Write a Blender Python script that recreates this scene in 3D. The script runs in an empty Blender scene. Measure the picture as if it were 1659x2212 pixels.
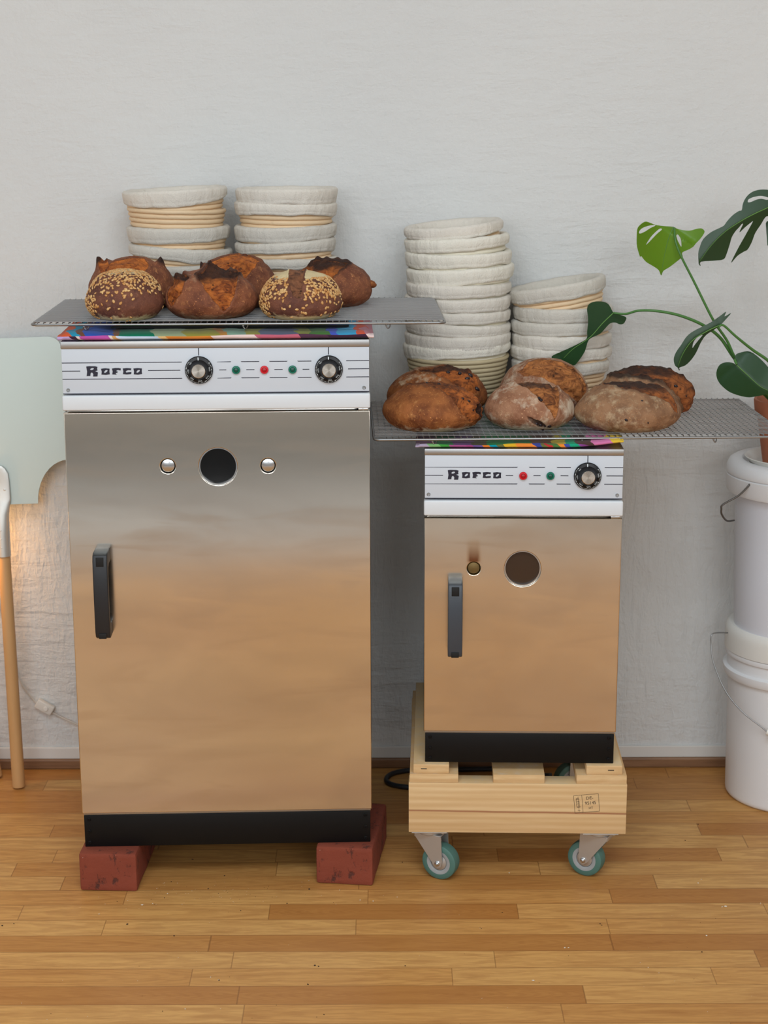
import bpy, bmesh, math, random
import numpy as np
from mathutils import Vector, Matrix, noise, geometry

SC = bpy.context.scene
COL = SC.collection
PI = math.pi
R = math.radians

# ---------------------------------------------------------------- camera
CAM_H = 1.42
cam_d = bpy.data.cameras.new('camera')
cam = bpy.data.objects.new('camera', cam_d); COL.objects.link(cam)
cam_d.sensor_fit = 'VERTICAL'; cam_d.sensor_height = 36.0
cam_d.lens = 60.51
cam_d.clip_start = 0.05
cam.matrix_world = (Matrix.Translation((0, 0, CAM_H)) @ Matrix.Rotation(R(90 - 13.4036), 4, 'X') @ Matrix.Rotation(R(-0.17), 4, 'Z'))
cam_d.dof.use_dof = True
cam_d.dof.focus_distance = 3.08
cam_d.dof.aperture_fstop = 6.3
SC.camera = cam

# ---------------------------------------------------------------- exposure, world, daylight
SC.view_settings.view_transform = 'Standard'
SC.view_settings.look = 'None'
SC.view_settings.gamma = 1.0
SC.view_settings.use_curve_mapping = False
SC.view_settings.exposure = -0.08

w = bpy.data.worlds.new('overcast_sky'); SC.world = w; w.use_nodes = True
w.node_tree.nodes['Background'].inputs[0].default_value = (0.75, 0.87, 1.0, 1)
w.node_tree.nodes['Background'].inputs[1].default_value = 0.25

def area(name, loc, rot, sx, sy, power, color):
    d = bpy.data.lights.new(name, 'AREA'); d.shape = 'RECTANGLE'; d.size = sx; d.size_y = sy
    d.energy = power; d.color = color
    o = bpy.data.objects.new(name, d); COL.objects.link(o)
    o.location = loc; o.rotation_euler = rot
    return o
# daylight through unseen openings: left wall, and two rear windows split to darken the oven gap
area('daylight_side', (-3.44, -0.1, 1.6), (0, R(-90), 0), 1.6, 3.0, 14, (0.80, 0.912, 1.0))
area('daylight_rear', (-1.41, -1.93, 2.03), (R(90), 0, 0), 2.18, 1.36, 54, (0.89, 0.925, 0.95))
area('daylight_rear_second', (1.33, -1.93, 2.03), (R(90), 0, 0), 1.98, 1.36, 50, (0.89, 0.925, 0.95))

area('daylight_roof', (-0.1, 0.25, 3.27), (0, 0, 0), 2.5, 1.1, 84, (0.77, 0.90, 1.0))

# ---------------------------------------------------------------- helpers
def lin(c):
    def f(v):
        v /= 255.0
        return v / 12.92 if v <= 0.04045 else ((v + 0.055) / 1.055) ** 2.4
    return (f(c[0]), f(c[1]), f(c[2]), 1.0)

def empty(name, label, cat, loc=(0, 0, 0), rz=0.0, group=None):
    o = bpy.data.objects.new(name, None); COL.objects.link(o)
    o.empty_display_size = 0.05
    o.location = loc; o.rotation_euler = (0, 0, rz)
    o['label'] = label; o['category'] = cat
    if group: o['group'] = group
    return o

def tag(o, label=None, cat=None, group=None, kind=None):
    if label: o['label'] = label
    if cat: o['category'] = cat
    if group: o['group'] = group
    if kind: o['kind'] = kind
    return o

def link_mesh(name, me, mat, parent=None, smooth=True, angle=40, loc=None, rot=None):
    o = bpy.data.objects.new(name, me); COL.objects.link(o)
    if mat: me.materials.append(mat)
    if parent: o.parent = parent
    if smooth:
        me.shade_smooth()
        if angle: me.set_sharp_from_angle(angle=R(angle))
        if smooth == 'keep':
            for p in me.polygons:
                if abs(p.normal.y) > .999: p.use_smooth = False
    if loc: o.location = loc
    if rot: o.rotation_euler = rot
    return o

class MB:
    """collects pieces of ONE part"""
    def __init__(self): self.v = []; self.f = []
    def add(self, vs, fs, mtx=None):
        b = len(self.v)
        for p in vs:
            p = Vector(p)
            if mtx is not None: p = mtx @ p
            self.v.append(tuple(p))
        self.f += [tuple(i + b for i in f) for f in fs]
        return self
    def box(self, c, s, bev=0.0, mtx=None, seg=2):
        bm = bmesh.new(); bmesh.ops.create_cube(bm, size=1.0)
        bmesh.ops.scale(bm, vec=Vector(s), verts=bm.verts)
        if bev: bmesh.ops.bevel(bm, geom=bm.edges[:], offset=bev, segments=seg, affect='EDGES', profile=0.5)
        bmesh.ops.translate(bm, vec=Vector(c), verts=bm.verts)
        bm.verts.index_update()
        vs = [v.co.copy() for v in bm.verts]; fs = [[v.index for v in f.verts] for f in bm.faces]
        bm.free()
        return self.add(vs, fs, mtx)
    def b2(self, lo, hi, bev=0.0, mtx=None, seg=2):
        lo = Vector(lo); hi = Vector(hi)
        return self.box((lo + hi) / 2, hi - lo, bev, mtx, seg)
    def lathe(self, prof, n=48, mtx=None, closed=False):
        """prof: (r,z) list, around Z"""
        vs = []; fs = []
        m = len(prof)
        for (r, z) in prof:
            for k in range(n):
                a = 2 * PI * k / n
                vs.append((r * math.cos(a), r * math.sin(a), z))
        for i in range(m - 1 + (1 if closed else 0)):
            j = (i + 1) % m
            for k in range(n):
                k2 = (k + 1) % n
                fs.append((i * n + k, i * n + k2, j * n + k2, j * n + k))
        if not closed:
            if prof[0][0] > 1e-6: fs.append(tuple(reversed(range(n))))
            if prof[-1][0] > 1e-6: fs.append(tuple((m - 1) * n + k for k in range(n)))
        return self.add(vs, fs, mtx)
    def tube(self, pts, r, n=10, closed=False, caps=True, mtx=None):
        P = [Vector(p) for p in pts]; m = len(P)
        rs = r if isinstance(r, (list, tuple)) else [r] * m
        T = []
        for i in range(m):
            if closed: t = P[(i + 1) % m] - P[i - 1]
            else: t = P[min(i + 1, m - 1)] - P[max(i - 1, 0)]
            T.append(t.normalized())
        ref = Vector((0, 0, 1)) if abs(T[0].z) < 0.9 else Vector((1, 0, 0))
        u = (ref - T[0] * ref.dot(T[0])).normalized()
        vs = []; fs = []
        for i in range(m):
            u = (u - T[i] * u.dot(T[i])).normalized(); w_ = T[i].cross(u)
            for k in range(n):
                a = 2 * PI * k / n
                vs.append(P[i] + (u * math.cos(a) + w_ * math.sin(a)) * rs[i])
        for i in range(m if closed else m - 1):
            j = (i + 1) % m
            for k in range(n):
                k2 = (k + 1) % n
                fs.append((i * n + k, j * n + k, j * n + k2, i * n + k2))
        if caps and not closed:
            fs.append(tuple(range(n))); fs.append(tuple(reversed([(m - 1) * n + k for k in range(n)])))
        return self.add(vs, fs, mtx)
    def build(self, name, mat, parent=None, smooth=True, angle=40, loc=None, rot=None):
        me = bpy.data.meshes.new(name); me.from_pydata(self.v, [], self.f)
        bm = bmesh.new(); bm.from_mesh(me)
        bmesh.ops.recalc_face_normals(bm, faces=bm.faces); bm.to_mesh(me); bm.free()
        return link_mesh(name, me, mat, parent, smooth, angle, loc, rot)

def spline(pts, per=8, closed=False):
    """Catmull-Rom through the points"""
    P = [Vector(p) for p in pts]; n = len(P); out = []
    for i in range(n if closed else n - 1):
        p0 = P[(i - 1) % n] if closed else P[max(i - 1, 0)]
        p1 = P[i]; p2 = P[(i + 1) % n]
        p3 = P[(i + 2) % n] if closed else P[min(i + 2, n - 1)]
        for k in range(per):
            t = k / per
            out.append(0.5 * ((2 * p1) + (p2 - p0) * t + (2 * p0 - 5 * p1 + 4 * p2 - p3) * t * t + (3 * p1 - p0 - 3 * p2 + p3) * t ** 3))
    if not closed: out.append(P[-1])
    return out

def circ(cx, cy, r, n=48, ry=None, rot=0.0):
    ry = ry or r
    return [(cx + r * math.cos(2 * PI * k / n) * math.cos(rot) - ry * math.sin(2 * PI * k / n) * math.sin(rot),
             cy + r * math.cos(2 * PI * k / n) * math.sin(rot) + ry * math.sin(2 * PI * k / n) * math.cos(rot)) for k in range(n)]

def plate_mesh(loops, thick, bevel=0.0, res=1):
    """2-D loops (outer + holes) in local XY -> plate standing in XZ, front at y=0, back at y=+thick"""
    cu = bpy.data.curves.new('plate', 'CURVE'); cu.dimensions = '2D'; cu.fill_mode = 'BOTH'
    for lp in loops:
        s = cu.splines.new('POLY'); s.points.add(len(lp) - 1)
        for i, (x, y) in enumerate(lp): s.points[i].co = (x, y, 0, 1)
        s.use_cyclic_u = True
    cu.extrude = max(thick / 2 - bevel, 0.00001); cu.bevel_depth = bevel; cu.bevel_resolution = res
    cu.offset = -bevel
    o = bpy.data.objects.new('plate', cu); COL.objects.link(o)
    dg = bpy.context.evaluated_depsgraph_get(); dg.update()
    me = bpy.data.meshes.new_from_object(o.evaluated_get(dg))
    bpy.data.objects.remove(o); bpy.data.curves.remove(cu)
    me.transform(Matrix.Translation((0, thick / 2, 0)) @ Matrix.Rotation(R(90), 4, 'X'))
    bm = bmesh.new(); bm.from_mesh(me)
    bmesh.ops.remove_doubles(bm, verts=bm.verts, dist=1e-6)
    bmesh.ops.recalc_face_normals(bm, faces=bm.faces); bm.to_mesh(me); bm.free()
    me.materials.clear()
    return me

def text_mesh(s, size, thick=0.0):
    cu = bpy.data.curves.new('txt', 'FONT'); cu.body = s; cu.size = size; cu.align_x = 'CENTER'; cu.align_y = 'CENTER'
    cu.extrude = thick
    o = bpy.data.objects.new('txt', cu); COL.objects.link(o)
    dg = bpy.context.evaluated_depsgraph_get(); dg.update()
    me = bpy.data.meshes.new_from_object(o.evaluated_get(dg))
    bpy.data.objects.remove(o); bpy.data.curves.remove(cu)
    me.materials.clear()
    vs = [v.co.copy() for v in me.vertices]; fs = [tuple(p.vertices) for p in me.polygons]
    bpy.data.meshes.remove(me)
    return vs, fs
STAND = Matrix.Rotation(R(90), 4, 'X')        # XY drawing -> standing, facing -Y

# ---------------------------------------------------------------- materials
class NT:
    def __init__(self, name):
        self.m = bpy.data.materials.new(name); self.m.use_nodes = True
        self.t = self.m.node_tree; self.n = self.t.nodes; self.b = self.n['Principled BSDF']
        self.tc = None
    def co(self, kind='Object'):
        if not self.tc: self.tc = self.n.new('ShaderNodeTexCoord')
        return self.tc.outputs[kind]
    def L(self, a, b): self.t.links.new(a, b)
    def mapping(self, scale=(1, 1, 1), rot=(0, 0, 0), loc=(0, 0, 0), src=None):
        m = self.n.new('ShaderNodeMapping'); m.inputs['Scale'].default_value = scale; m.inputs['Rotation'].default_value = rot
        m.inputs['Location'].default_value = loc
        self.L(src or self.co(), m.inputs['Vector']); return m.outputs[0]
    def noise(self, scale=5, detail=4, rough=0.55, vec=None, dist=0.0):
        n = self.n.new('ShaderNodeTexNoise'); n.inputs['Scale'].default_value = scale; n.inputs['Detail'].default_value = detail
        n.inputs['Roughness'].default_value = rough; n.inputs['Distortion'].default_value = dist
        self.L(vec or self.co(), n.inputs['Vector']); return n
    def voro(self, scale=5, vec=None, feature='F1', rnd=1.0):
        n = self.n.new('ShaderNodeTexVoronoi'); n.inputs['Scale'].default_value = scale; n.feature = feature
        n.inputs['Randomness'].default_value = rnd
        self.L(vec or self.co(), n.inputs['Vector']); return n
    def ramp(self, fac, stops, interp='LINEAR'):
        r = self.n.new('ShaderNodeValToRGB'); r.color_ramp.interpolation = interp
        e = r.color_ramp.elements
        while len(e) > 1: e.remove(e[-1])
        e[0].position = stops[0][0]; e[0].color = stops[0][1]
        for p, c in stops[1:]:
            x = e.new(p); x.color = c
        self.L(fac, r.inputs[0]); return r.outputs[0]
    def mix(self, fac, a, b, blend='MIX'):
        m = self.n.new('ShaderNodeMix'); m.data_type = 'RGBA'; m.blend_type = blend
        for s, v in ((m.inputs[0], fac), (m.inputs[6], a), (m.inputs[7], b)):
            if isinstance(v, (int, float)): s.default_value = v
            elif isinstance(v, tuple): s.default_value = v
            else: self.L(v, s)
        return m.outputs[2]
    def math(self, op, a, b=None, c=None, clamp=False):
        m = self.n.new('ShaderNodeMath'); m.operation = op; m.use_clamp = clamp
        for i, v in enumerate((a, b, c)):
            if v is None: continue
            if isinstance(v, (int, float)): m.inputs[i].default_value = v
            else: self.L(v, m.inputs[i])
        return m.outputs[0]
    def sep(self, vec=None):
        s = self.n.new('ShaderNodeSeparateXYZ'); self.L(vec or self.co(), s.inputs[0]); return s.outputs
    def comb(self, x, y, z):
        s = self.n.new('ShaderNodeCombineXYZ')
        for i, v in enumerate((x, y, z)):
            if isinstance(v, (int, float)): s.inputs[i].default_value = v
            else: self.L(v, s.inputs[i])
        return s.outputs[0]
    def attr(self, name):
        a = self.n.new('ShaderNodeAttribute'); a.attribute_name = name; return a.outputs['Fac']
    def bump(self, h, strength=0.3, dist=0.01, prev=None):
        b = self.n.new('ShaderNodeBump'); b.inputs['Strength'].default_value = strength; b.inputs['Distance'].default_value = dist
        self.L(h, b.inputs['Height'])
        if prev: self.L(prev, b.inputs['Normal'])
        return b.outputs[0]
    def set(self, **k):
        for key, v in k.items():
            s = self.b.inputs[{'color': 'Base Color', 'rough': 'Roughness', 'metal': 'Metallic', 'normal': 'Normal', 'spec': 'Specular IOR Level',
                               'aniso': 'Anisotropic', 'coat': 'Coat Weight', 'sheen': 'Sheen Weight', 'trans': 'Transmission Weight', 'sss': 'Subsurface Weight'}[key]]
            if isinstance(v, (int, float, tuple)): s.default_value = v
            else: self.L(v, s)
        return self

def flat(name, rgb, rough=0.5, metal=0.0, spec=0.5, coat=0.0):
    t = NT(name); t.set(color=lin(rgb), rough=rough, metal=metal, spec=spec, coat=coat); return t.m

M = {}
def ramp01(t, fac, lo, hi):
    m = t.n.new('ShaderNodeMapRange'); m.inputs[1].default_value = lo; m.inputs[2].default_value = hi; m.clamp = True
    t.L(fac, m.inputs[0]); return m.outputs[0]

# white painted rough plaster
t = NT('white_plaster')
fine = t.noise(130, 5, 0.65); mid = t.noise(22, 6, 0.6)
stroke = t.noise(9, 5, 0.6, t.mapping((1.0, 1.0, 4.5), (0, R(18), 0)), 0.6)
stroke2 = t.noise(14, 4, 0.6, t.mapping((4.0, 1.0, 1.0), (0, R(35), 0)), 0.8)
zone = ramp01(t, t.noise(1.7, 3, 0.5).outputs[0], 0.40, 0.62)
z2 = ramp01(t, t.sep()[2], 1.35, 0.75)
h = t.math('ADD', t.math('MULTIPLY', mid.outputs[0], 0.45), t.math('MULTIPLY', t.math('MULTIPLY', stroke.outputs[0], zone), t.math('ADD', .45, t.math('MULTIPLY', z2, .55))))
h = t.math('ADD', h, t.math('MULTIPLY', t.math('MULTIPLY', stroke2.outputs[0], 0.7), z2))
h = t.math('ADD', h, t.math('MULTIPLY', fine.outputs[0], 0.20))
stroke3 = t.noise(46, 4, 0.7, t.mapping((1.0, 1.0, 0.20), (0, R(38), 0)), 0.5)
zone3 = ramp01(t, t.noise(3.1, 2, 0.5, t.mapping((1, 1, 1), loc=(4, 2, 7))).outputs[0], 0.46, 0.62)
h = t.math('ADD', h, t.math('MULTIPLY', t.math('MULTIPLY', stroke3.outputs[0], zone3), t.math('ADD', 0.12, t.math('MULTIPLY', z2, 0.26))))
smudge = ramp01(t, t.noise(5.5, 6, 0.7, t.mapping((1.0, 1.0, 5.0))).outputs[0], 0.68, 0.80)
smudge = t.math('MULTIPLY', smudge, 0.26)
tone = t.mix(t.noise(2.2, 3).outputs[0], lin((216, 216, 214)), lin((226, 225, 222)))
t.set(color=t.mix(smudge, tone, lin((150, 132, 118))), rough=0.75, spec=0.25, normal=t.bump(h, 0.65, 0.0118))
M['plaster'] = t.m
M['paint'] = flat('white_room_paint', (216, 214, 210), 0.85)
M['skirt'] = flat('white_gloss_skirting', (222, 218, 212), 0.55)

# oak strip laminate, strips run along X
t = NT('oak_laminate')
xyz = t.sep()
W_ = 0.0595
rowf = t.math('DIVIDE', t.math('ADD', xyz[1], 10.0 * W_ * 100 - 2.762 % W_), W_)
row = t.math('FLOOR', rowf)
wn = t.n.new('ShaderNodeTexWhiteNoise'); wn.noise_dimensions = '1D'; t.L(row, wn.inputs['W'])
ln = t.math('ADD', 0.42, t.math('MULTIPLY', t.math('FRACT', t.math('MULTIPLY', wn.outputs['Value'], 7.31)), 0.28))
colf = t.math('DIVIDE', t.math('ADD', xyz[0], t.math('ADD', 50.0, t.math('MULTIPLY', wn.outputs['Value'], 3.0))), ln)
col = t.math('FLOOR', colf)
wn2 = t.n.new('ShaderNodeTexWhiteNoise'); wn2.noise_dimensions = '2D'; t.L(t.comb(row, col, 0), wn2.inputs['Vector'])
sh = t.math('MULTIPLY', wn2.outputs['Value'], 37.0)
gv = t.comb(t.math('ADD', t.math('MULTIPLY', xyz[0], 1.0), sh), t.math('ADD', t.math('MULTIPLY', xyz[1], 9.0), sh), 0.0)
g1 = t.noise(7, 6, 0.62, gv, 0.8)
wv = t.n.new('ShaderNodeTexWave'); wv.wave_type = 'RINGS'; wv.rings_direction = 'SPHERICAL'; wv.inputs['Scale'].default_value = 5.0
wv.inputs['Distortion'].default_value = 5.0; wv.inputs['Detail'].default_value = 3.0; wv.inputs['Detail Scale'].default_value = 1.4
t.L(t.comb(t.math('SUBTRACT', t.math('MULTIPLY', t.math('FRACT', colf), 1.5), 0.7), t.math('MULTIPLY', t.math('SUBTRACT', t.math('FRACT', rowf), 0.5), 1.6), t.math('MULTIPLY', wn2.outputs['Value'], 4.0)), wv.inputs['Vector'])
g2 = t.noise(60, 3, 0.6, t.comb(t.math('MULTIPLY', xyz[0], 0.6), t.math('MULTIPLY', xyz[1], 14.0), sh))
base = t.ramp(wn2.outputs['Value'], [(0.0, lin((184, 126, 66))), (0.35, lin((200, 144, 80))), (0.7, lin((210, 156, 90))), (1.0, lin((218, 168, 102)))])
base = t.mix(t.math('MULTIPLY', ramp01(t, g1.outputs[0], 0.42, 0.72), 0.42), base, lin((146, 86, 40)))
base = t.mix(t.math('MULTIPLY', ramp01(t, wv.outputs[0], 0.35, 0.85), 0.20), base, lin((150, 90, 42)))
base = t.mix(t.math('MULTIPLY', ramp01(t, g2.outputs[0], 0.52, 0.7), 0.22), base, lin((140, 84, 40)))
ex = t.math('MINIMUM', t.math('FRACT', rowf), t.math('SUBTRACT', 1.0, t.math('FRACT', rowf)))
ey = t.math('MULTIPLY', t.math('MINIMUM', t.math('FRACT', colf), t.math('SUBTRACT', 1.0, t.math('FRACT', colf))), 8.0)
seam = t.math('LESS_THAN', t.math('MINIMUM', ex, ey), 0.016)
base = t.mix(t.math('MULTIPLY', seam, 0.45), base, lin((104, 60, 28)))
t.set(color=base, rough=t.math('ADD', 0.36, t.math('MULTIPLY', g1.outputs[0], 0.12)), spec=0.18, normal=t.bump(g2.outputs[0], 0.03, 0.002))
M['floor'] = t.m

t = NT('dark_wood_strip')
t.set(color=t.ramp(t.noise(6, 5, 0.6, t.mapping((1, 6, 12))).outputs[0], [(0.3, lin((112, 78, 52))), (0.7, lin((150, 110, 78)))]), rough=0.5)
M['strip'] = t.m

def steel(name, tint=(226, 219, 207), stain=False, heat=None, r0=0.125):
    t = NT(name)
    sm = t.noise(3.2, 3, 0.5, t.mapping((0.9, 1, 2.4), (0, R(8), 0)), 1.2)
    arcs = t.noise(7, 3, 0.5, t.mapping((0.5, 1, 3.2), (0, R(-10), 0)), 0.8)
    rough = t.math('ADD', r0, t.math('MULTIPLY', sm.outputs[0], 0.07))
    rough = t.math('ADD', rough, t.math('MULTIPLY', ramp01(t, arcs.outputs[0], 0.48, 0.74), 0.05))
    c = t.mix(ramp01(t, sm.outputs[0], 0.35, 0.72), lin(tint), lin(tuple(int(v * 0.93) for v in tint)))
    c = t.mix(t.math('MULTIPLY', ramp01(t, arcs.outputs[0], 0.50, 0.72), 0.40), c, lin((192, 176, 158)))
    if heat:      # brown scorch above the vent hole
        (hx, hz) = heat; o = t.sep()
        dx = t.math('ABSOLUTE', t.math('SUBTRACT', o[0], hx))
        dz = t.math('SUBTRACT', o[2], hz)
        wob = t.math('MULTIPLY', t.math('SUBTRACT', t.noise(60, 3, 0.6, t.mapping((1, 1, 0.25))).outputs[0], 0.5), 0.010)
        ins = ramp01(t, t.math('ADD', dx, wob), 0.0145, 0.006)
        up = ramp01(t, dz, 0.048, 0.004); lo = ramp01(t, dz, -0.004, 0.004)
        ff = t.math('MULTIPLY', t.math('MULTIPLY', ins, up), lo)
        c = t.mix(t.math('MULTIPLY', ff, 0.95), c, t.mix(ramp01(t, ff, 0.2, 0.9), lin((176, 136, 84)), lin((120, 66, 26))))
        # fainter warm discoloration on the sheet
        c = t.mix(t.math('MULTIPLY', ramp01(t, t.noise(9, 4, 0.6).outputs[0], 0.4, 0.75), 0.16), c, lin((196, 166, 132)))
    t.set(color=c, rough=rough, metal=1.0, aniso=0.2)
    return t.m
M['steel_big'] = steel('brushed_stainless_door')
M['steel_small'] = steel('heat_tinted_stainless_door', (226, 216, 200), heat=(0.0890, 0.615), r0=0.16)
M['steel_body'] = steel('stainless_body', (190, 188, 184))
M['steel_lip'] = steel('brushed_steel_lip', (186, 186, 186), r0=0.38)
M['panel'] = NT('satin_white_aluminium').set(color=lin((208, 213, 220)), rough=0.45, metal=0.0, spec=0.35).m
M['band'] = NT('white_enamel').set(color=lin((222, 225, 228)), rough=0.4, metal=0.0).m
M['ink'] = flat('navy_black_ink', (26, 24, 44), 0.5)
M['blackpaint'] = flat('black_painted_steel', (13, 12, 12), 0.5, 0, .22)
M['blackplastic'] = flat('black_plastic', (31, 33, 37), 0.42)
M['greyplastic'] = flat('dark_grey_plastic', (62, 68, 76), 0.36)
M['recess_shade'] = flat('recess_shade_black', (8, 8, 9), 0.7)  # near-black that stands in for the shade inside small recesses
M['dial'] = flat('gloss_black_bakelite', (15, 15, 18), 0.3, 0, .32)
M['white_ink'] = flat('white_print', (225, 230, 230), 0.5)
t = NT('turned_aluminium')
o_ = t.sep(); ang = t.math('ARCTAN2', o_[0], o_[1])
t.set(color=lin((208, 202, 194)), metal=1.0, rough=t.math('ADD', 0.22, t.math('MULTIPLY', t.noise(3, 2, 0.5, t.comb(t.math('SINE', t.math('MULTIPLY', ang, 2.0)), t.math('COSINE', t.math('MULTIPLY', ang, 2.0)), 0)).outputs[0], 0.1)), aniso=0.7)
tan = t.n.new('ShaderNodeTangent'); tan.direction_type = 'RADIAL'; tan.axis = 'Z'; t.L(tan.outputs[0], t.b.inputs['Tangent'])
M['cap'] = t.m
M['chrome'] = flat('bright_zinc', (200, 202, 204), 0.22, 1.0)
M['zinc'] = flat('zinc_plated_steel', (196, 195, 192), 0.42, .75)
M['wire'] = flat('tinned_wire', (158, 158, 158), 0.40, 1.0)
M['glass_dark'] = flat('dark_oven_glass', (10, 10, 11), 0.12, 0.0, 0.5, 0.3)
M['glass_brown'] = flat('brown_stained_glass', (58, 38, 22), 0.3)
M['brown_cap'] = NT('stained_brass_cap').set(color=lin((120, 98, 58)), rough=0.5, metal=0.6).m
M['red_lens'] = flat('red_lens', (214, 22, 38), 0.25); M['red_core'] = flat('deep_red_lens', (170, 10, 26), 0.3)
M['green_lens'] = flat('green_lens', (0, 112, 88), 0.25); M['green_core'] = flat('deep_green_lens', (0, 74, 60), 0.3)

# ---------------------------------------------------------------- the room
X0, X1, Y0, Y1, ZC = -3.4, 3.0, -1.9, 3.548, 3.30
def structure(name, mb, mat, smooth=False, parent=None):
    o = mb.build(name, mat, parent, smooth); o['kind'] = 'structure'; return o
structure('floor', MB().b2((X0 - .1, Y0 - .1, -0.06), (X1 + .1, Y1 + .1, 0)), M['floor'])
SX0, SX1, SY0, SY1 = -1.40, 1.20, -.35, .85          # roof light
ce = MB()
ce.b2((X0 - .1, Y0 - .1, ZC), (SX0, Y1 + .1, ZC + .06)); ce.b2((SX1, Y0 - .1, ZC), (X1 + .1, Y1 + .1, ZC + .06))
ce.b2((SX0, Y0 - .1, ZC), (SX1, SY0, ZC + .06)); ce.b2((SX0, SY1, ZC), (SX1, Y1 + .1, ZC + .06))
structure('ceiling', ce, M['paint'])
structure('wall_back', MB().b2((X0 - .1, Y1, 0), (X1 + .1, Y1 + .1, ZC)), M['plaster'])
structure('wall_right', MB().b2((X1, Y0, 0), (X1 + .1, Y1, ZC)), M['paint'])
wl = MB()
wl.b2((X0 - .1, Y0, 0), (X0, Y1, 0.78)); wl.b2((X0 - .1, Y0, 2.42), (X0, Y1, ZC))
wl.b2((X0 - .1, Y0, 0.78), (X0, -1.62, 2.42)); wl.b2((X0 - .1,1.42, 0.78), (X0, Y1, 2.42))
structure('wall_left', wl, M['paint'])
WZ0, WZ1 = 1.33, 2.73
wf = MB()
wf.b2((X0, Y0 - .1, 0), (X1, Y0, WZ0)); wf.b2((X0, Y0 - .1, WZ1), (X1, Y0, ZC))
for a, b in ((X0, -2.52), (-.30, .32), (2.34, X1)): wf.b2((a, Y0 - .1, WZ0), (b, Y0, WZ1))  # unseen windows kept apart; the pier between them shades the oven gap
structure('wall_front', wf, M['paint'])
def window_frame(name, a, b):
    m = MB()
    for lo, hi in (((a, Y0 - .02, WZ0), (a + .05, Y0 + .02, WZ1)), ((b - .05, Y0 - .02, WZ0), (b, Y0 + .02, WZ1)), ((a, Y0 - .02, WZ0), (b, Y0 + .04, WZ0 + .04)), ((a, Y0 - .02, WZ1 - .04), (b, Y0 + .02, WZ1)),
                   (((a + b) / 2 - .02, Y0 - .015, WZ0), ((a + b) / 2 + .02, Y0 + .015, WZ1))): m.b2(lo, hi, .004)
    structure(name, m, M['skirt'])
window_frame('window_2', -2.52, -.30); window_frame('window_3', .32, 2.34)
w4 = MB()
for lo, hi in (((SX0, SY0, ZC - .02), (SX1, SY0 + .04, ZC + .05)), ((SX0, SY1 - .04, ZC - .02), (SX1, SY1, ZC + .05)), ((SX0, SY0, ZC - .02), (SX0 + .04, SY1, ZC + .05)), ((SX1 - .04, SY0, ZC - .02), (SX1, SY1, ZC + .05))): w4.b2(lo, hi, .004)
structure('window_4', w4, M['skirt'])
structure('baseboard_back', MB().b2((X0, Y1 - .006, .0218), (X1, Y1, .0485), .002), M['skirt'])
structure('trim_1', MB().b2((X0, Y1 - .012, 0), (X1, Y1, .0222), .003), M['strip'])

# added unseen rug behind the camera, its two greys set for the steel door reflections
t = NT('grey_reflection_rug'); n_ = t.noise(40, 4).outputs[0]
t.set(color=t.mix(t.math('GREATER_THAN', t.sep()[1], -.42), t.mix(n_, lin((86, 84, 82)), lin((104, 101, 98))), t.mix(n_, lin((170, 166, 164)), lin((186, 182, 180)))), rough=1.0, spec=.1, normal=t.bump(t.noise(300, 2).outputs[0], .4, .003)); M['rug'] = t.m
tag(MB().b2((-1.9, -1.75, 0), (1.5, .62, .009), .003).build('added_reflection_rug', M['rug'], None, False), 'added two-tone grey rug behind the camera, toned for the oven door reflections', 'rug')

# ---------------------------------------------------------------- ovens
def letters_rofco():
    Rr = [[(683, 232), (720, 228), (800, 230), (830, 238), (824, 265), (830, 285), (797, 295), (833, 312), (825, 365), (768, 366), (772, 335), (762, 316), (748, 312), (736, 324), (732, 358), (683, 360), (692, 300)], circ(757, 266, 25, 20, 13, R(-18))]
    O1 = [[(875, 263), (930, 257), (988, 263), (984, 300), (988, 338), (935, 345), (878, 340), (883, 300)], circ(937, 299, 27, 20, 13, R(-38))]
    F = [[(1018, 262), (1060, 255), (1110, 256), (1136, 263), (1130, 290), (1105, 282), (1082, 285), (1074, 299), (1092, 301), (1089, 318), (1071, 320), (1064, 330), (1080, 343), (1020, 340), (1027, 300)]]
    Cc = [[(1160, 262), (1215, 257), (1272, 262), (1266, 288), (1235, 283), (1210, 292), (1197, 306), (1205, 317), (1232, 313), (1273, 311), (1268, 338), (1215, 342), (1160, 338), (1167, 300)]]
    O2 = [[(1300, 264), (1355, 258), (1412, 264), (1408, 302), (1412, 338), (1358, 346), (1302, 341), (1307, 302)], circ(1361, 301, 27, 20, 13, R(-38))]
    return [Rr, O1, F, Cc, O2]

def bow_handle(name, mat, parent, x, zc, length=0.158, width=0.026, out=0.042):
    h = length / 2
    outer = [(0, -h), (-.030, -h), (-out + .004, -h + .004), (-out, -h + .014), (-out - .002, 0), (-out, h - .014), (-out + .004, h - .004), (-.030, h), (0, h)]
    inner = [(0, h - .024), (-.016, h - .025), (-.025, h - .030), (-out + .0135, h - .042), (-out + .012, 0), (-out + .0135, -h + .042), (-.025, -h + .030), (-.016, -h + .025), (0, -h + .024)]
    me = plate_mesh([outer + inner], width, 0.0022, 2)
    me.transform(Matrix.Rotation(R(90), 4, 'Z'))          # drawing x -> world y ; thickness -> -x
    me.transform(Matrix.Translation((width / 2, 0, 0)))
    o = link_mesh(name, me, mat, parent, True, 35, loc=(x, 0, zc))
    # dark boxes on the grip, painting in the shade of the screw recesses
    for s in (1, -1):
        mb = MB()
        zz = s * (h - (.0145 if s > 0 else .0075))
        mb.box((x, -out - .0002, zc + zz), (.0135, .0016, .017 if s > 0 else .010), .0007)
        mb.build('screw_recess_shade', M['recess_shade'], parent)
    return o

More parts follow.
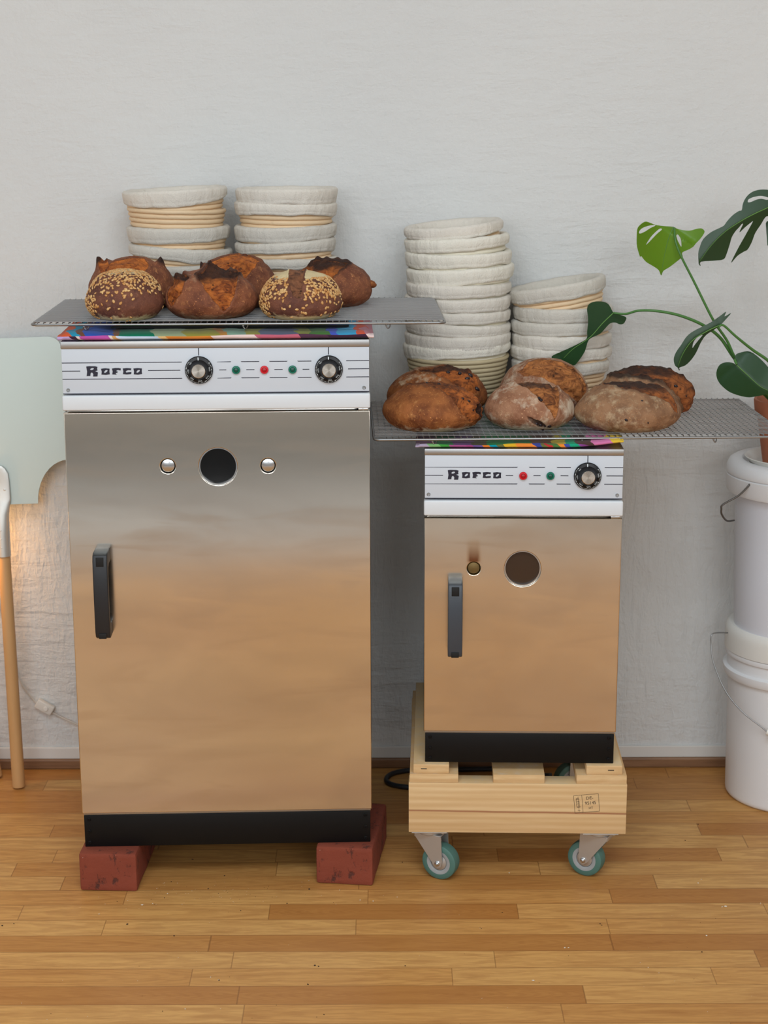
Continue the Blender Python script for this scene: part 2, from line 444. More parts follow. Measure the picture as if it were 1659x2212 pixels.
FRONT = Matrix.Rotation(R(90), 4, 'X')                 # lathe axis Z -> -Y (towards the viewer)
def dial(parent, x, z, rad=0.0243):
    m = Matrix.Translation((x, 0, z)) @ FRONT
    d = MB().lathe([(rad, 0), (rad, .0025), (rad - .0012, .0042), (rad - .006, .0052), (.0150, .010), (.0128, .0165), (.0121, .0168)], 64).build('dial', M['dial'], parent, angle=35)
    d.matrix_local = m
    MB().lathe([(.0120, .0158), (.0120, .0174), (.0112, .0180), (.0002, .0180)], 48).build('dial_cap', M['cap'], d, angle=30)
    nb = MB()
    rr = rad - .0036
    for k in range(41):                                       # graduation ticks, counter-clockwise
        a = R(140) + k * R(255) / 40
        mm = Matrix.Rotation(a - PI / 2, 4, 'Z')
        big = k % 5 == 0
        nb.add([(-.00035, rad - .0026, .0046), (.00035, rad - .0026, .0046), (.00035, rad - .0015, .0045), (-.00035, rad - .0015, .0045)] if not big else
               [(-.0006, rad - .0030, .0048), (.0006, rad - .0030, .0048), (.0006, rad - .0015, .0046), (-.0006, rad - .0015, .0046)], [(0, 1, 2, 3)], mm)
    for i, s in enumerate(('50', '100', '150', '200', '250', '300')):
        a = R(140) + i * R(45.5)
        vs, fs = text_mesh(s, .0050)
        nb.add(vs, fs, Matrix.Rotation(a - PI / 2, 4, 'Z') @ Matrix.Translation((0, rad - .0065, .0062)) @ Matrix.Rotation(R(14), 4, 'X'))
    nb.add([(-.0008, rad - .0066, .0062), (.0008, rad - .0066, .0062), (.0008, rad - .0018, .0050), (-.0008, rad - .0018, .0050)], [(0, 1, 2, 3)], Matrix.Rotation(R(2), 4, 'Z'))
    nb.build('dial_numerals', M['white_ink'], d, smooth=False)
    return d

def lamp_lens(parent, x, z, c):
    l = MB().lathe([(.0072, 0), (.0072, .0022), (.0062, .0034), (.0046, .0036), (.0042, .0030), (.0002, .0030)], 32).build('indicator_lamp', M[c + '_lens'], parent)
    l.matrix_local = Matrix.Translation((x, 0, z)) @ FRONT
    MB().lathe([(.0041, .0030), (.0036, .0040), (.002, .0046), (.0002, .0048)], 24).build('lamp_core', M[c + '_core'], l)

def screw(name, parent, x, y, z, r, mat):
    s = MB().lathe([(r, 0), (r, r * .35), (r * .75, r * .62), (r * .42, r * .62), (r * .36, r * .25), (.00005, r * .25)], 20).build(name, mat, parent)
    s.matrix_local = Matrix.Translation((x, y, z)) @ FRONT
    return s

def oven(name, label, loc, yaw, w, depth, zb0, zb1, zd0, zd1, zn0, zn1, zp0, zp1, zt, mats, lines, logo, dials, lamps, screws, windows, vents, handle, tickx):
    t = empty(name, label, 'oven', loc, yaw, None)
    # shell behind the door, panel and plinth
    MB().b2((.004, .019, zb1), (w - .004, depth, zt - .004), .002).build('body', M['steel_body'], t)
    MB().b2((.0, .0, zp1 + .0003), (w, depth + .004, zt), .0016).build('top_lid', M['steel_lip'], t)
    p = MB().b2((.0008, .0015, zp0), (w - .0008, .0188, zp1), .0008).build('control_panel', M['panel'], t)
    pl = MB(); lh = .00068; yf = .0013
    for (a, b, z, ca, cb) in lines:           # strip from a to b, chamfered ends
        pl.add([(a, yf, z + ca * lh), (a + abs(ca) * .0016 * 1, yf, z - ca * lh) if ca else (a, yf, z - lh), (b - abs(cb) * .0016, yf, z - cb * lh) if cb else (b, yf, z - lh), (b, yf, z + (cb if cb else 1) * lh)] if ca or cb else
               [(a, yf, z - lh), (b, yf, z - lh), (b, yf, z + lh), (a, yf, z + lh)], [(0, 1, 2, 3)] if not (ca or cb) else [(0, 1, 2, 3)])
    for x in tickx: pl.add([(x - .0008, yf, zp1 - .013), (x + .0008, yf, zp1 - .013), (x + .0008, yf, zp1), (x - .0008, yf, zp1)], [(0, 1, 2, 3)])
    pl.build('printed_lines_and_gap_shade', M['ink'], p, smooth=False)
    lm = MB(); (lx, lz, k) = logo
    for lp in letters_rofco():
        me = plate_mesh([[((x - 683) * k, -(y - 366) * k) for x, y in q] for q in lp], .0004)
        lm.add([v.co for v in me.vertices], [tuple(f.vertices) for f in me.polygons], Matrix.Translation((lx, yf - .0003, lz)))
        bpy.data.meshes.remove(me)
    lm.build('lettering', M['ink'], p, smooth=False)
    for x, z in dials: dial(t, x, z)
    for x, z, c in lamps: lamp_lens(t, x, z, c)
    for x, z in screws: screw('panel_screw', t, x, .0015, z, .0032, M['chrome'])
    b = MB().b2((-.0008, -.004, zn0), (w + .0008, .0188, zn1), .003, seg=3).build('lower_trim', M['band'], t)
    # door with real holes
    loops = [[(0, zd0), (w, zd0), (w, zd1), (0, zd1)]] + [circ(x, z, r, 64) for x, z, r, m_ in windows] + [circ(x, z, r, 40) for x, z, r, m_ in vents]
    door = link_mesh('door', plate_mesh(loops, .0168, .0014, 2), mats[0], t, 'keep', 30)
    for x, z, r, m_ in windows:
        rim = MB().lathe([(r + .0002, 0), (r + .0002, .010), (r - .0022, .010), (r - .0028, .004), (r - .0032, 0)], 64).build('window_ring', M['chrome'], door)
        rim.matrix_local = Matrix.Translation((x, .0145, z)) @ FRONT
        gl = MB().lathe([(r - .0008, 0), (r - .0008, .004), (.0002, .0042)], 64).build('peephole_glass', m_, door)
        gl.matrix_local = Matrix.Translation((x, .0140, z)) @ FRONT
    for x, z, r, m_ in vents:
        vc = MB().lathe([(r - .0006, 0), (r - .0006, .006), (r - .002, .0085), (r * .5, .0098), (.0002, .0102)], 40).build('vent_plug', m_, door)
        vc.matrix_local = Matrix.Translation((x, .0125, z)) @ FRONT
    bow_handle('door_handle', mats[1], door, handle[0], handle[1], handle[2])
    pb = MB().b2((.0025, .004, zb0), (w - .0025, depth - .01, zb1), .0012).build('plinth', M['blackpaint'], t)
    for x in (.0115, w - .0115):
        for q in (.12, .5, .86): screw('plinth_rivet', pb, x, .004, zb1 - q * (zb1 - zb0), .0034, M['blackpaint'])
    MB().b2((.002, .006, zb1 - .0002), (w - .002, .03, zd0 + .0004), .0005).build('door_sill', M['steel_lip'], t)
    # small hinge clip in the gap above the door at the right
    MB().b2((w - .020, .000, zd1 + .0006), (w - .003, .012, zn0 - .0003), .0004).build('hinge_clip', M['chrome'], t)
    return t

def s_big(px): return .2381 + (px - 430) * .000805
def s_small(px): return .2884 + (px - 1269) * .000817
ln = []
for z in (.9810, .9525):
    up = 1 if z > .97 else 1
    ln += [(0.001, s_big(393), z, 0, 0), (s_big(469), s_big(500), z, 0, 1), (s_big(520), s_big(561), z, 1, 1), (s_big(581), s_big(621.5), z, 1, 1), (s_big(642), s_big(672.7), z, 1, 0), (s_big(748), .5342, z, 0, 0)]
ln += [(0.001, .0322, .9667, 0, 0), (.1498, .2055, .9667, 0, 0), (s_big(473.5), s_big(488.8), .9667, 0, 0), (s_big(531.8), s_big(549.5), .9667, 0, 0), (s_big(592.5), s_big(610.4), .9667, 0, 0),
       (s_big(653.5), s_big(668), .9667, 0, 0), (s_big(752), .5342, .9667, 0, 0), (0.001, .5342, .9268, 0, 0)]  # last strip paints the shadow gap between panel and lower trim
big = oven('deck_oven', 'tall stainless deck oven standing on red bricks, two dials on its white panel', (-.559, 2.962, 0), R(2.0), .535, .535,
     .0755, .1375, .1433, .8930, .8975, .9240, .9258, 1.0052, 1.0185, (M['steel_big'], M['blackplastic']), ln, (.0430, .9570, .0001318),
     [(s_big(430), .9672), (s_big(710.5), .9668)], [(.3024, .9667, 'green'), (.3515, .9667, 'red'), (.4006, .9667, 'green')], [(.0100, .9335), (.5250, .9335)],
     [(.2667, .7951, .0338, M['glass_dark'])], [(.1785, .7968, .0134, M['chrome']), (.3548, .7958, .0134, M['chrome'])], (.0575, .570, .158), (s_big(430), s_big(710)))
ln = []
for z in (.7902, .7600):
    ln += [(0.001, s_small(1118.6), z, 0, 1), (s_small(1142), s_small(1178), z, 1, 1), (s_small(1202), s_small(1233), z, 1, 0), (s_small(1306), .3512, z, 0, 0)]
ln += [(0.001, s_small(956.5), .7751, 0, 0), (s_small(1092.5), s_small(1108.5), .7751, 0, 0), (s_small(1152.4), s_small(1167.8), .7751, 0, 0), (s_small(1211), s_small(1228), .7751, 0, 0),
       (s_small(1310), .3512, .7751, 0, 0), (0.001, .3512, .7335, 0, 0)]  # the full-width strip is the painted shadow gap below the panel
small = oven('deck_oven', 'shorter stainless deck oven with one dial, standing on the wooden castor dolly', (.0718, 2.985, 0), R(-1.7), .352, .50,
     .2322, .2890, .2948, .6972, .7023, .7300, .7328, .8114, .8235, (M['steel_small'], M['greyplastic']), ln, (.0415, .7672, .0001298),
     [(.2886, .7753)], [(.1750, .7750, 'red'), (.2231, .7751, 'green')], [(.0077, .7406), (.3420, .7402)],
     [(.1767, .6042, .0328, M['glass_brown'])], [(.0890, .6046, .0122, M['brown_cap'])], (.0560, .5175, .140), (.2886,))

# ---------------------------------------------------------------- bricks under the tall oven
t = NT('red_clay_paver')
v = ramp01(t, t.noise(38, 4, 0.7, t.mapping((1.3, 1.3, .7))).outputs[0], 0.56, 0.66)
c = t.mix(t.noise(14, 4).outputs[0], lin((120, 52, 34)), lin((144, 68, 46)))
c = t.mix(t.math('MULTIPLY', v, .75), c, lin((54, 34, 30)))
c = t.mix(ramp01(t, t.noise(190, 2).outputs[0], .74, .80), c, lin((200, 170, 160)))
pit = t.noise(70, 4, 0.7)
t.set(color=c, rough=.85, normal=t.bump(t.math('SUBTRACT', pit.outputs[0], v), .5, .003)); M['brick'] = t.m
def brick(label, x, y, yaw, seed, length=.215):
    bm = bmesh.new(); bmesh.ops.create_cube(bm, size=1)
    bmesh.ops.scale(bm, vec=(.107, length, .0752), verts=bm.verts)
    bmesh.ops.bevel(bm, geom=bm.edges[:], offset=.0055, segments=2, affect='EDGES', profile=.55)
    bmesh.ops.subdivide_edges(bm, edges=[e for e in bm.edges if e.calc_length() > .03], cuts=14, use_grid_fill=True)
    for q in bm.verts:
        n = noise.noise(q.co * 30 + Vector((seed, 0, 0))); q.co += q.co.normalized() * (n * .0009)
        q.co.z = max(min(q.co.z, .0376), -.0376)
    bmesh.ops.translate(bm, vec=(.0535, length / 2, .0376), verts=bm.verts)
    me = bpy.data.meshes.new('brick'); bm.to_mesh(me); bm.free()
    o = link_mesh('brick', me, M['brick'], None, True, 30, (x, y, 0), (0, 0, yaw))
    tag(o, label, 'brick', 'bricks under the tall oven'); return o
brick('red brick on the floor under the left front corner of the tall oven', -.5648, 2.9385, R(-2.5), 3)
brick('red brick jutting out beneath the tall oven beside the castor dolly', -.1288, 2.9672, R(-7.0), 11)

# ---------------------------------------------------------------- bright cloths on the oven tops
def cloth_mat(name, zsplit, low, high, seed):
    # printed fabric: a row of colour patches along the fold and another row above it
    t = NT(name)
    o_ = t.sep()
    dis = t.noise(28, 2, .5, t.mapping((1, 1, 1), loc=(seed, seed, seed)))
    dis2 = t.noise(9, 1, .5, t.mapping((1, 1, 1), loc=(seed * 2, seed, 0)))
    xx = t.math('ADD', o_[0], t.math('MULTIPLY', t.math('SUBTRACT', dis.outputs[0], .5), .040))
    xx = t.math('ADD', xx, t.math('MULTIPLY', t.math('SUBTRACT', o_[2], zsplit), 1.2))
    def band(st):
        return t.ramp(t.math('DIVIDE', t.math('ADD', xx, .03), .60), [((x + .03) / .60, lin(c)) for x, c in st], 'CONSTANT')
    zz = t.math('ADD', o_[2], t.math('MULTIPLY', t.math('SUBTRACT', dis2.outputs[0], .5), .012))
    zz = t.math('ADD', zz, t.math('MULTIPLY', t.math('MAXIMUM', t.math('SUBTRACT', o_[1], .012), 0.0), .4))
    c = t.mix(t.math('GREATER_THAN', zz, zsplit), band(low), band(high))
    weave = t.noise(700, 2)
    t.set(color=c, rough=.9, spec=.15, sheen=.1, normal=t.bump(weave.outputs[0], .25, .0006)); return t.m
def sx(px): return (px - 132) * .000802
def sy_(px): return (px - 916) * .000817
M['cloth_big'] = cloth_mat('patchwork_print_cotton', 1.0280,
    [(-.03, (192, 164, 208)), (sx(148), (64, 38, 60)), (sx(162), (230, 214, 205)), (sx(170), (190, 84, 164)), (sx(228), (228, 212, 200)), (sx(236), (212, 160, 104)), (sx(247), (200, 216, 238)), (sx(338), (236, 194, 130)), (sx(352), (218, 134, 54)),
     (sx(444), (234, 208, 202)), (sx(552), (192, 98, 118)), (sx(636), (84, 50, 72)), (sx(700), (66, 40, 62)), (sx(788), (232, 206, 202))],
    [(-.03, (204, 90, 50)), (sx(158), (40, 140, 170)), (sx(176), (110, 70, 50)), (sx(190), (44, 84, 170)), (sx(242), (116, 78, 54)), (sx(258), (8, 110, 80)), (sx(330), (140, 152, 120)), (sx(400), (138, 134, 62)), (sx(470), (170, 120, 60)), (sx(490), (120, 150, 130)), (sx(530), (140, 138, 66)),
     (sx(570), (90, 98, 120)), (sx(640), (136, 140, 64)), (sx(665), (70, 112, 56)), (sx(715), (70, 90, 190)), (sx(735), (60, 150, 190)), (sx(770), (200, 84, 60)), (sx(790), (180, 120, 130))], 2.3)
M['cloth_small'] = cloth_mat('rainbow_print_cotton', .8300,
    [(-.03, (176, 160, 182)), (sy_(922), (126, 180, 112)), (sy_(945), (66, 152, 62)), (sy_(968), (170, 84, 140)), (sy_(1000), (168, 70, 132)), (sy_(1018), (112, 84, 152)), (sy_(1036), (236, 126, 44)), (sy_(1055), (0, 150, 172)), (sy_(1066), (104, 108, 60)), (sy_(1088), (226, 178, 44)),
     (sy_(1118), (240, 140, 56)), (sy_(1150), (62, 72, 150)), (sy_(1162), (110, 110, 60)), (sy_(1172), (196, 50, 50)), (sy_(1182), (80, 120, 60)), (sy_(1202), (238, 140, 50)), (sy_(1216), (64, 80, 160)), (sy_(1232), (30, 160, 122)), (sy_(1250), (140, 70, 150)), (sy_(1268), (84, 56, 54)),
     (sy_(1284), (190, 176, 200)), (sy_(1304), (228, 112, 160)), (sy_(1330), (222, 194, 66))],
    [(-.03, (96, 64, 84)), (sy_(940), (46, 96, 60)), (sy_(985), (84, 60, 90)), (sy_(1020), (70, 64, 44)), (sy_(1050), (38, 104, 56)), (sy_(1110), (44, 90, 50)), (sy_(1150), (92, 62, 42)), (sy_(1200), (180, 160, 50)), (sy_(1222), (30, 140, 100)), (sy_(1248), (80, 56, 52)), (sy_(1285), (214, 120, 170)), (sy_(1325), (226, 190, 60))], 5.1)

def towel(name, label, mat, parent_oven, x0, x1, zt, depth, thick, front, lift, seed):
    nx, m = 90, 44
    vs = []; fs = []
    for i in range(nx + 1):
        u = i / nx; x = x0 + (x1 - x0) * u
        th = thick * (1 + .28 * noise.noise(Vector((x * 14, seed, 0))) + .12 * noise.noise(Vector((x * 45, seed, 3))))
        if u < .015 or u > .985: th *= .65
        lz = lift(u)
        fy = front + .0045 * noise.noise(Vector((x * 9, seed, 7)))
        for k in range(m):
            a = 2 * PI * k / m
            c, s = math.cos(a), math.sin(a)
            sx = (abs(c) ** .12) * (1 if c > 0 else -1); sz = (abs(s) ** .75) * (1 if s > 0 else -1)
            y = fy + depth / 2 + sx * depth / 2
            z = zt + th / 2 + sz * th / 2
            z += .0016 * noise.noise(Vector((x * 25, y * 25, seed))) * max(0, s) + lz * (1 if y < front + .12 else max(0, 1 - (y - front - .12) * 8))
            vs.append((x + .004 * noise.noise(Vector((y * 22, u * 3, seed + 9))), y, max(z, zt + .0003)))
    for i in range(nx):
        for k in range(m):
            k2 = (k + 1) % m
            fs.append((i * m + k, (i + 1) * m + k, (i + 1) * m + k2, i * m + k2))
    fs.append(tuple(range(m))); fs.append(tuple(reversed([nx * m + k for k in range(m)])))
    mb = MB(); mb.v = vs; mb.f = fs
    o = mb.build(name, mat, None, True, 60); o.matrix_world = parent_oven
    tag(o, label, 'cloth'); return o
mbig = Matrix.Translation((-.559, 2.962, 0)) @ Matrix.Rotation(R(2.0), 4, 'Z')
msml = Matrix.Translation((.0718, 2.985, 0)) @ Matrix.Rotation(R(-1.7), 4, 'Z')
towel('tea_towel', 'patchwork coloured cloth folded on top of the tall oven', M['cloth_big'], mbig, -.004, .5435, 1.0187, .36, .0140, .000, lambda u: 0, 1.3)
towel('tea_towel', 'rainbow patterned cloth on top of the short oven, right corner turned up', M['cloth_small'], msml, -.016, .351, .8237, .33, .0100, .001, lambda u: .010 * max(0, (u - .70) / .30) ** 1.5, 4.2)
# black tray between the cloth and the rack on the tall oven
tb = MB()
tb.b2((.085, .045, 1.0352), (.498, .32, 1.0368)); 
for lo, hi in (((.085, .043, 1.0352), (.498, .047, 1.0425)), ((.085, .318, 1.0352), (.498, .322, 1.0425)), ((.083, .043, 1.0352), (.087, .322, 1.0425)), ((.496, .043, 1.0352), (.500, .322, 1.0425))): tb.b2(lo, hi, .0008)
o = tb.build('baking_tray', M['blackpaint'], None, False); o.matrix_world = mbig
tag(o, 'flat black baking tray under the wire rack on the tall oven', 'tray')

# ---------------------------------------------------------------- wire racks
def rack(label, loc, yaw, zg, w, d, feet, loc_z=0):
    t = empty('cooling_rack', label, 'rack', (loc[0], loc[1], zg), yaw, 'wire cooling racks full of bread')
    fr = .0022; c = .012
    fz = -.0050
    pts = []
    for (cx, cy, a0) in ((w - c, d - c, 0), (c, d - c, 90), (c, c, 180), (w - c, c, 270)):
        for k in range(7):
            a = R(a0 + 15 * k); pts.append((cx + c * math.cos(a), cy + c * math.sin(a), fz))
    MB().tube(pts, fr, 10, closed=True).build('frame', M['wire'], t)
    g = MB(); r = .00095
    nl = 27
    for i in range(nl):
        y = .016 + (d - .032) * i / (nl - 1)
        g.tube([(.002, y, -r), (w - .002, y, -r)], r, 6)
    nc = int(w / .0109)
    for i in range(1, nc):
        x = w * i / nc
        g.tube([(x, .0005, fz + fr), (x, .004, fz + .004), (x, .014, -r * 2.8), (x, d - .014, -r * 2.8), (x, d - .004, fz + .004), (x, d - .0005, fz + fr)], r, 6)
    g.build('wire_grid', M['wire'], t)
    for x in feet:
        f = MB().tube(spline([(x - .0035, .004, fz), (x - .0035, .004, fz - .005), (x, .005, fz - .0095), (x + .0035, .012, fz - .006), (x + .0035, .018, fz + .002)], 5), .0012, 8)
        f.lathe([(.0001, -.0022), (.0022, -.001), (.0022, .001), (.0001, .0022)], 12, Matrix.Translation((x - .0035, .002, fz - .003)))
        f.build('foot', M['wire'], t)
    return t
rack('wire cooling rack on the tall oven, carrying seeded and dark crusted loaves', (-.6115, 2.9795), R(1.2), 1.0500, .7195, .372, [.095, .371, .620])
rack('wire cooling rack on the short oven, carrying floury raisin loaves', (-.0172, 2.9815), R(1.4), .8450, .7350, .392, [.107, .372, .606])

# ---------------------------------------------------------------- proofing baskets
t = NT('rattan_cane')
c = t.mix(t.noise(9, 3).outputs[0], lin((226, 192, 150)), lin((240, 214, 178)))
c = t.mix(t.math('MULTIPLY', ramp01(t, t.noise(40, 3, .6, t.mapping((1, 1, 3))).outputs[0], .6, .75), .3), c, lin((190, 150, 104)))
t.set(color=c, rough=.6, normal=t.bump(t.noise(160, 3).outputs[0], .15, .001)); M['cane'] = t.m
t = NT('pale_floured_cane')
c = t.mix(t.noise(9, 3).outputs[0], lin((226, 216, 190)), lin((236, 230, 212)))
t.set(color=c, rough=.7, normal=t.bump(t.noise(160, 3).outputs[0], .15, .001)); M['cane_pale'] = t.m
t = NT('olive_weathered_cane')
c = t.mix(t.noise(9, 3).outputs[0], lin((190, 172, 134)), lin((206, 190, 156)))
t.set(color=c, rough=.65, normal=t.bump(t.noise(160, 3).outputs[0], .15, .001)); M['cane_old'] = t.m
def linen(name, a, b):
    t = NT(name)
    c = t.mix(t.noise(14, 4).outputs[0], lin(a), lin(b))
    wv = t.noise(420, 2, .5); fold = t.noise(45, 4, .6, t.mapping((1.6, 1.6, .55)), .6)
    hh = t.math('ADD', t.math('MULTIPLY', wv.outputs[0], .25), t.math('MULTIPLY', fold.outputs[0], 1.0))
    t.set(color=c, rough=.95, spec=.1, sheen=.1, normal=t.bump(hh, .8, .0036)); return t.m
M['linen'] = linen('unbleached_linen', (220, 212, 199), (232, 225, 214))
M['linen_cream'] = linen('cream_linen', (230, 224, 208), (240, 234, 222))
M['linen_grey'] = linen('grey_linen', (206, 199, 187), (220, 214, 203))

def basket(label, group, x, y, zrim, rr, h, flap, flapvar, phase, tilt=0.0, tdir=0.0, cane='cane', lining='linen', seed=0, ovx=1.0, wall=3.548):
    """origin on the basket's base; rim at zrim; flap = how far the cloth hangs over the rim"""
    t = empty('proofing_basket', label, 'basket', (x, y, zrim - h), 0, group)
    t.rotation_euler = Matrix.Rotation(tilt, 3, Vector((math.cos(tdir), math.sin(tdir), 0))).to_euler()
    n = 72; rc = .0046; rbot = rr * .72
    prof = []
    nco = int(h / (2 * rc * .97))
    for i in range(nco):
        zc = rc + i * (h - 2 * rc) / (nco - 1)
        R_ = rbot + (rr - rc - rbot) * (zc / h) ** .62
        for a in (-80, -48, -16, 16, 48, 80):
            prof.append((R_ + rc * math.cos(R(a)) * (1.12 if i == nco - 1 else 1), zc + rc * math.sin(R(a))))
    inner = [(rr - 3 * rc + 0.002, h - .002), (rr - 3 * rc, h - .006), (rbot + (rr - rc - rbot) * .5 ** .62 - rc, h * .5), (rbot - rc, rc * 1.6), (.0002, rc * 1.4)]
    full = [(.0002, .0006), (rbot - .004, .0006)] + prof + inner
    mb = MB(); mb.lathe(full, n)
    def warp(p):
        r = math.hypot(p[0], p[1]); a = math.atan2(p[1], p[0])
        k = 1 + .012 * math.sin(2 * a + seed) + .010 * noise.noise(Vector((math.cos(a) * 1.5, math.sin(a) * 1.5, seed)))
        return (p[0] * k * ovx, p[1] * k, p[2] + .0016 * math.sin(a + seed * 2) * (p[2] / h) + .0007 * noise.noise(Vector((math.cos(a) * 3, math.sin(a) * 3, seed + p[2] * 90))))
    mb.v = [warp(p) for p in mb.v]
    mb.build('cane_basket', M[cane], t, True, 60)
    if lining:
        nl = 216; rows = []
        vs = []; fs = []
        levels = 26
        for k in range(nl):
            a = 2 * PI * k / nl
            ca, sa = math.cos(a), math.sin(a)
            fl = flap + flapvar * math.sin(a - phase) + flap * .16 * noise.noise(Vector((ca * 2.2, sa * 2.2, seed * 3.1)))
            fl = max(fl, .006)
            path = [(.001, .0092), (rbot * .6, .0090), (rbot - .012, .0105), (rbot - .006, h * .3), ((rbot + rr) / 2 - .009, h * .6), (rr - .0172, h - .010), (rr - .0160, h - .001)]
            th = .0030
            path += [(rr - .0110, h + .0036), (rr - .0060, h + .0046), (rr - .0005, h + .0046), (rr + .0034, h + .0010)]
            nf = 12
            for q in range(1, nf + 1):
                dz = fl * q / nf
                bulge = .0016 * math.sin(PI * q / nf) + .0010 * (1 if q >= nf - 2 else 0)
                rb = rbot + (rr - rbot) * max(0, (h - dz) / h) ** .62
                path.append((rb + .0036 + bulge + (.00055 * (-1) ** k if nf - 4 <= q < nf else 0), h - dz))
            dz = fl
            rb = rbot + (rr - rbot) * max(0, (h - dz) / h) ** .62
            path += [(rb + .0030, h - dz - .0011), (rb + .0012, h - dz - .0006)]
            for (r, z) in path:
                wr = 1.0
                if z > h * .4 and r > rr * .6:
                    r += .0015 * noise.noise(Vector((ca * 5, sa * 5, seed + z * 22))) + .0007 * noise.noise(Vector((ca * 17, sa * 17, seed + z * 45)))
                    z += .0010 * noise.noise(Vector((ca * 4, sa * 4, seed + 11)))
                vs.append(warp((r * ca, r * sa, z)))
            m = len(path)
        for k in range(nl):
            k2 = (k + 1) % nl
            for j in range(m - 1): fs.append((k * m + j, k2 * m + j, k2 * m + j + 1, k * m + j + 1))
        lb = MB(); lb.v = vs; lb.f = fs
        lb.build('cloth_liner', M[lining], t, True, 80)
    return t

YB = 3.440
G1 = 'proofing baskets stacked behind the bread'
P = PI
# x, rim z, rim radius, flap, flapvar, phase, tilt, tdir
A = 'stack of proofing baskets at the left end of the tall oven'
for i, a in enumerate([
    ('bottom proofing basket of the left stack on the tall oven, mostly behind loaves', -.405, 1.108, .0975, .016, .004, 1.0, 0, 0, 'cane', 'linen_grey'),
    ('grey-lined proofing basket, second from the bottom of the left stack on the tall oven', -.405, 1.1400, .0985, .021, .006, -1.2, R(3.0), R(0 + 95), 'cane', 'linen_grey'),
    ('lined proofing basket under the bare cane basket in the left stack on the tall oven', -.4055, 1.1795, .0985, .021, .004, 2.2, R(1.0), R(100), 'cane', 'linen_grey'),
    ('bare cane proofing basket without a cloth, second from top of the left stack', -.4080, 1.2195, .0985, .02, 0, 0, R(.8), R(85), 'cane', None),
    ('topmost basket of the left stack on the tall oven, cloth slanting up to the right', -.4075, 1.2515, .0985, .0150, .0125, R(-185), R(-1.8), R(85), 'cane', 'linen')]):
    lab, x, z, rr, fl, fv, ph, tl, td, cn, ln_ = a
    basket(lab, A, x, YB, z, rr, .083, fl, fv, ph, tl, td, cn, ln_, seed=i * 1.7 + .3)
A = 'stack of proofing baskets in the middle of the tall oven'
for i, a in enumerate([
    ('bottom proofing basket of the middle stack on the tall oven, behind the seeded loaf', -.191, 1.118, .0965, .016, .003, 1.0, 0, 0, 'cane', 'linen_grey'),
    ('lined proofing basket, second from the bottom of the middle stack on the tall oven', -.191, 1.1525, .0970, .020, .005, -.5, R(-2.0), R(95), 'cane', 'linen_grey'),
    ('lined proofing basket at the centre of the middle stack, below visible cane rings', -.191, 1.1820, .0975, .0215, .003, 2.6, R(-1.5), R(90), 'cane', 'linen_grey'),
    ('proofing basket second from top of the middle stack, cloth dipping to the right', -.1920, 1.2255, .0965, .0215, .0050, R(0), R(.3), R(90), 'cane', 'linen'),
    ('topmost proofing basket of the middle stack on the tall oven, wide level cloth band', -.1905, 1.2525, .0975, .0245, .0015, R(30), R(.4), R(90), 'cane', 'linen')]):
    lab, x, z, rr, fl, fv, ph, tl, td, cn, ln_ = a
    basket(lab, A, x, YB, z, rr, .083, fl, fv, ph, tl, td, cn, ln_, seed=i * 2.3 + 20.3)
A = 'tall stack of pale proofing baskets on the short oven'
for i, a in enumerate([
    ('bare weathered cane basket at the bottom of the tallest stack on the short oven', .1485, .9290, .1060, .02, 0, 0, R(0), 0, 'cane_old', None),
    ('lined proofing basket directly on the bare weathered one in the tallest stack', .1495, .9480, .1040, .019, .004, 1.2, R(-2.0), R(95), 'cane_pale', 'linen_cream'),
    ('proofing basket third from the bottom of the tallest stack', .1470, .9690, .1050, .020, .004, 2.8, R(.8), R(95), 'cane_pale', 'linen'),
    ('proofing basket in the tallest stack, third below the end of the tall oven rack', .1460, .9920, .1045, .016, .004, 2.2, R(2.2), R(95), 'cane_pale', 'linen'),
    ('proofing basket in the tallest stack, second below the end of the tall oven rack', .1475, 1.0140, .1040, .019, .003, .4, R(.2), R(95), 'cane_pale', 'linen'),
    ('proofing basket in the tallest stack, just below the end of the tall oven rack', .1490, 1.0430, .1040, .023, .003, .8, R(-.4), R(95), 'cane_pale', 'linen'),
    ('proofing basket beside the end of the tall oven rack in the tallest stack', .1500, 1.0680, .1040, .017, .004, 2.2, R(-.7), R(95), 'cane_pale', 'linen'),
    ('proofing basket fourth from top of the tallest stack, ribbed cloth hem', .1545, 1.1000, .1045, .022, .004, 2.4, R(-1.8), R(95), 'cane_pale', 'linen_cream'),
    ('proofing basket third from top of the tallest stack', .1510, 1.1300, .1040, .024, .0035, .6, R(-1.6), R(95), 'cane_pale', 'linen_cream'),
    ('cream-lined proofing basket second from top of the tallest stack', .1505, 1.1580, .1030, .017, .003, 2.2, R(-3.2), R(95), 'cane_pale', 'linen_cream'),
    ('topmost open proofing basket of the tallest stack, cane rim showing at its right', .1455, 1.1830, .0955, .0125, .0075, R(175), R(-4.6), R(88), 'cane', 'linen')]):
    lab, x, z, rr, fl, fv, ph, tl, td, cn, ln_ = a
    basket(lab, A, x, YB - .002, z, rr * .985, .086 if i else .090, fl, fv, ph, tl, td, cn, ln_, seed=i * 1.9 + 50.3)
A = 'shorter stack of proofing baskets at the right of the short oven'
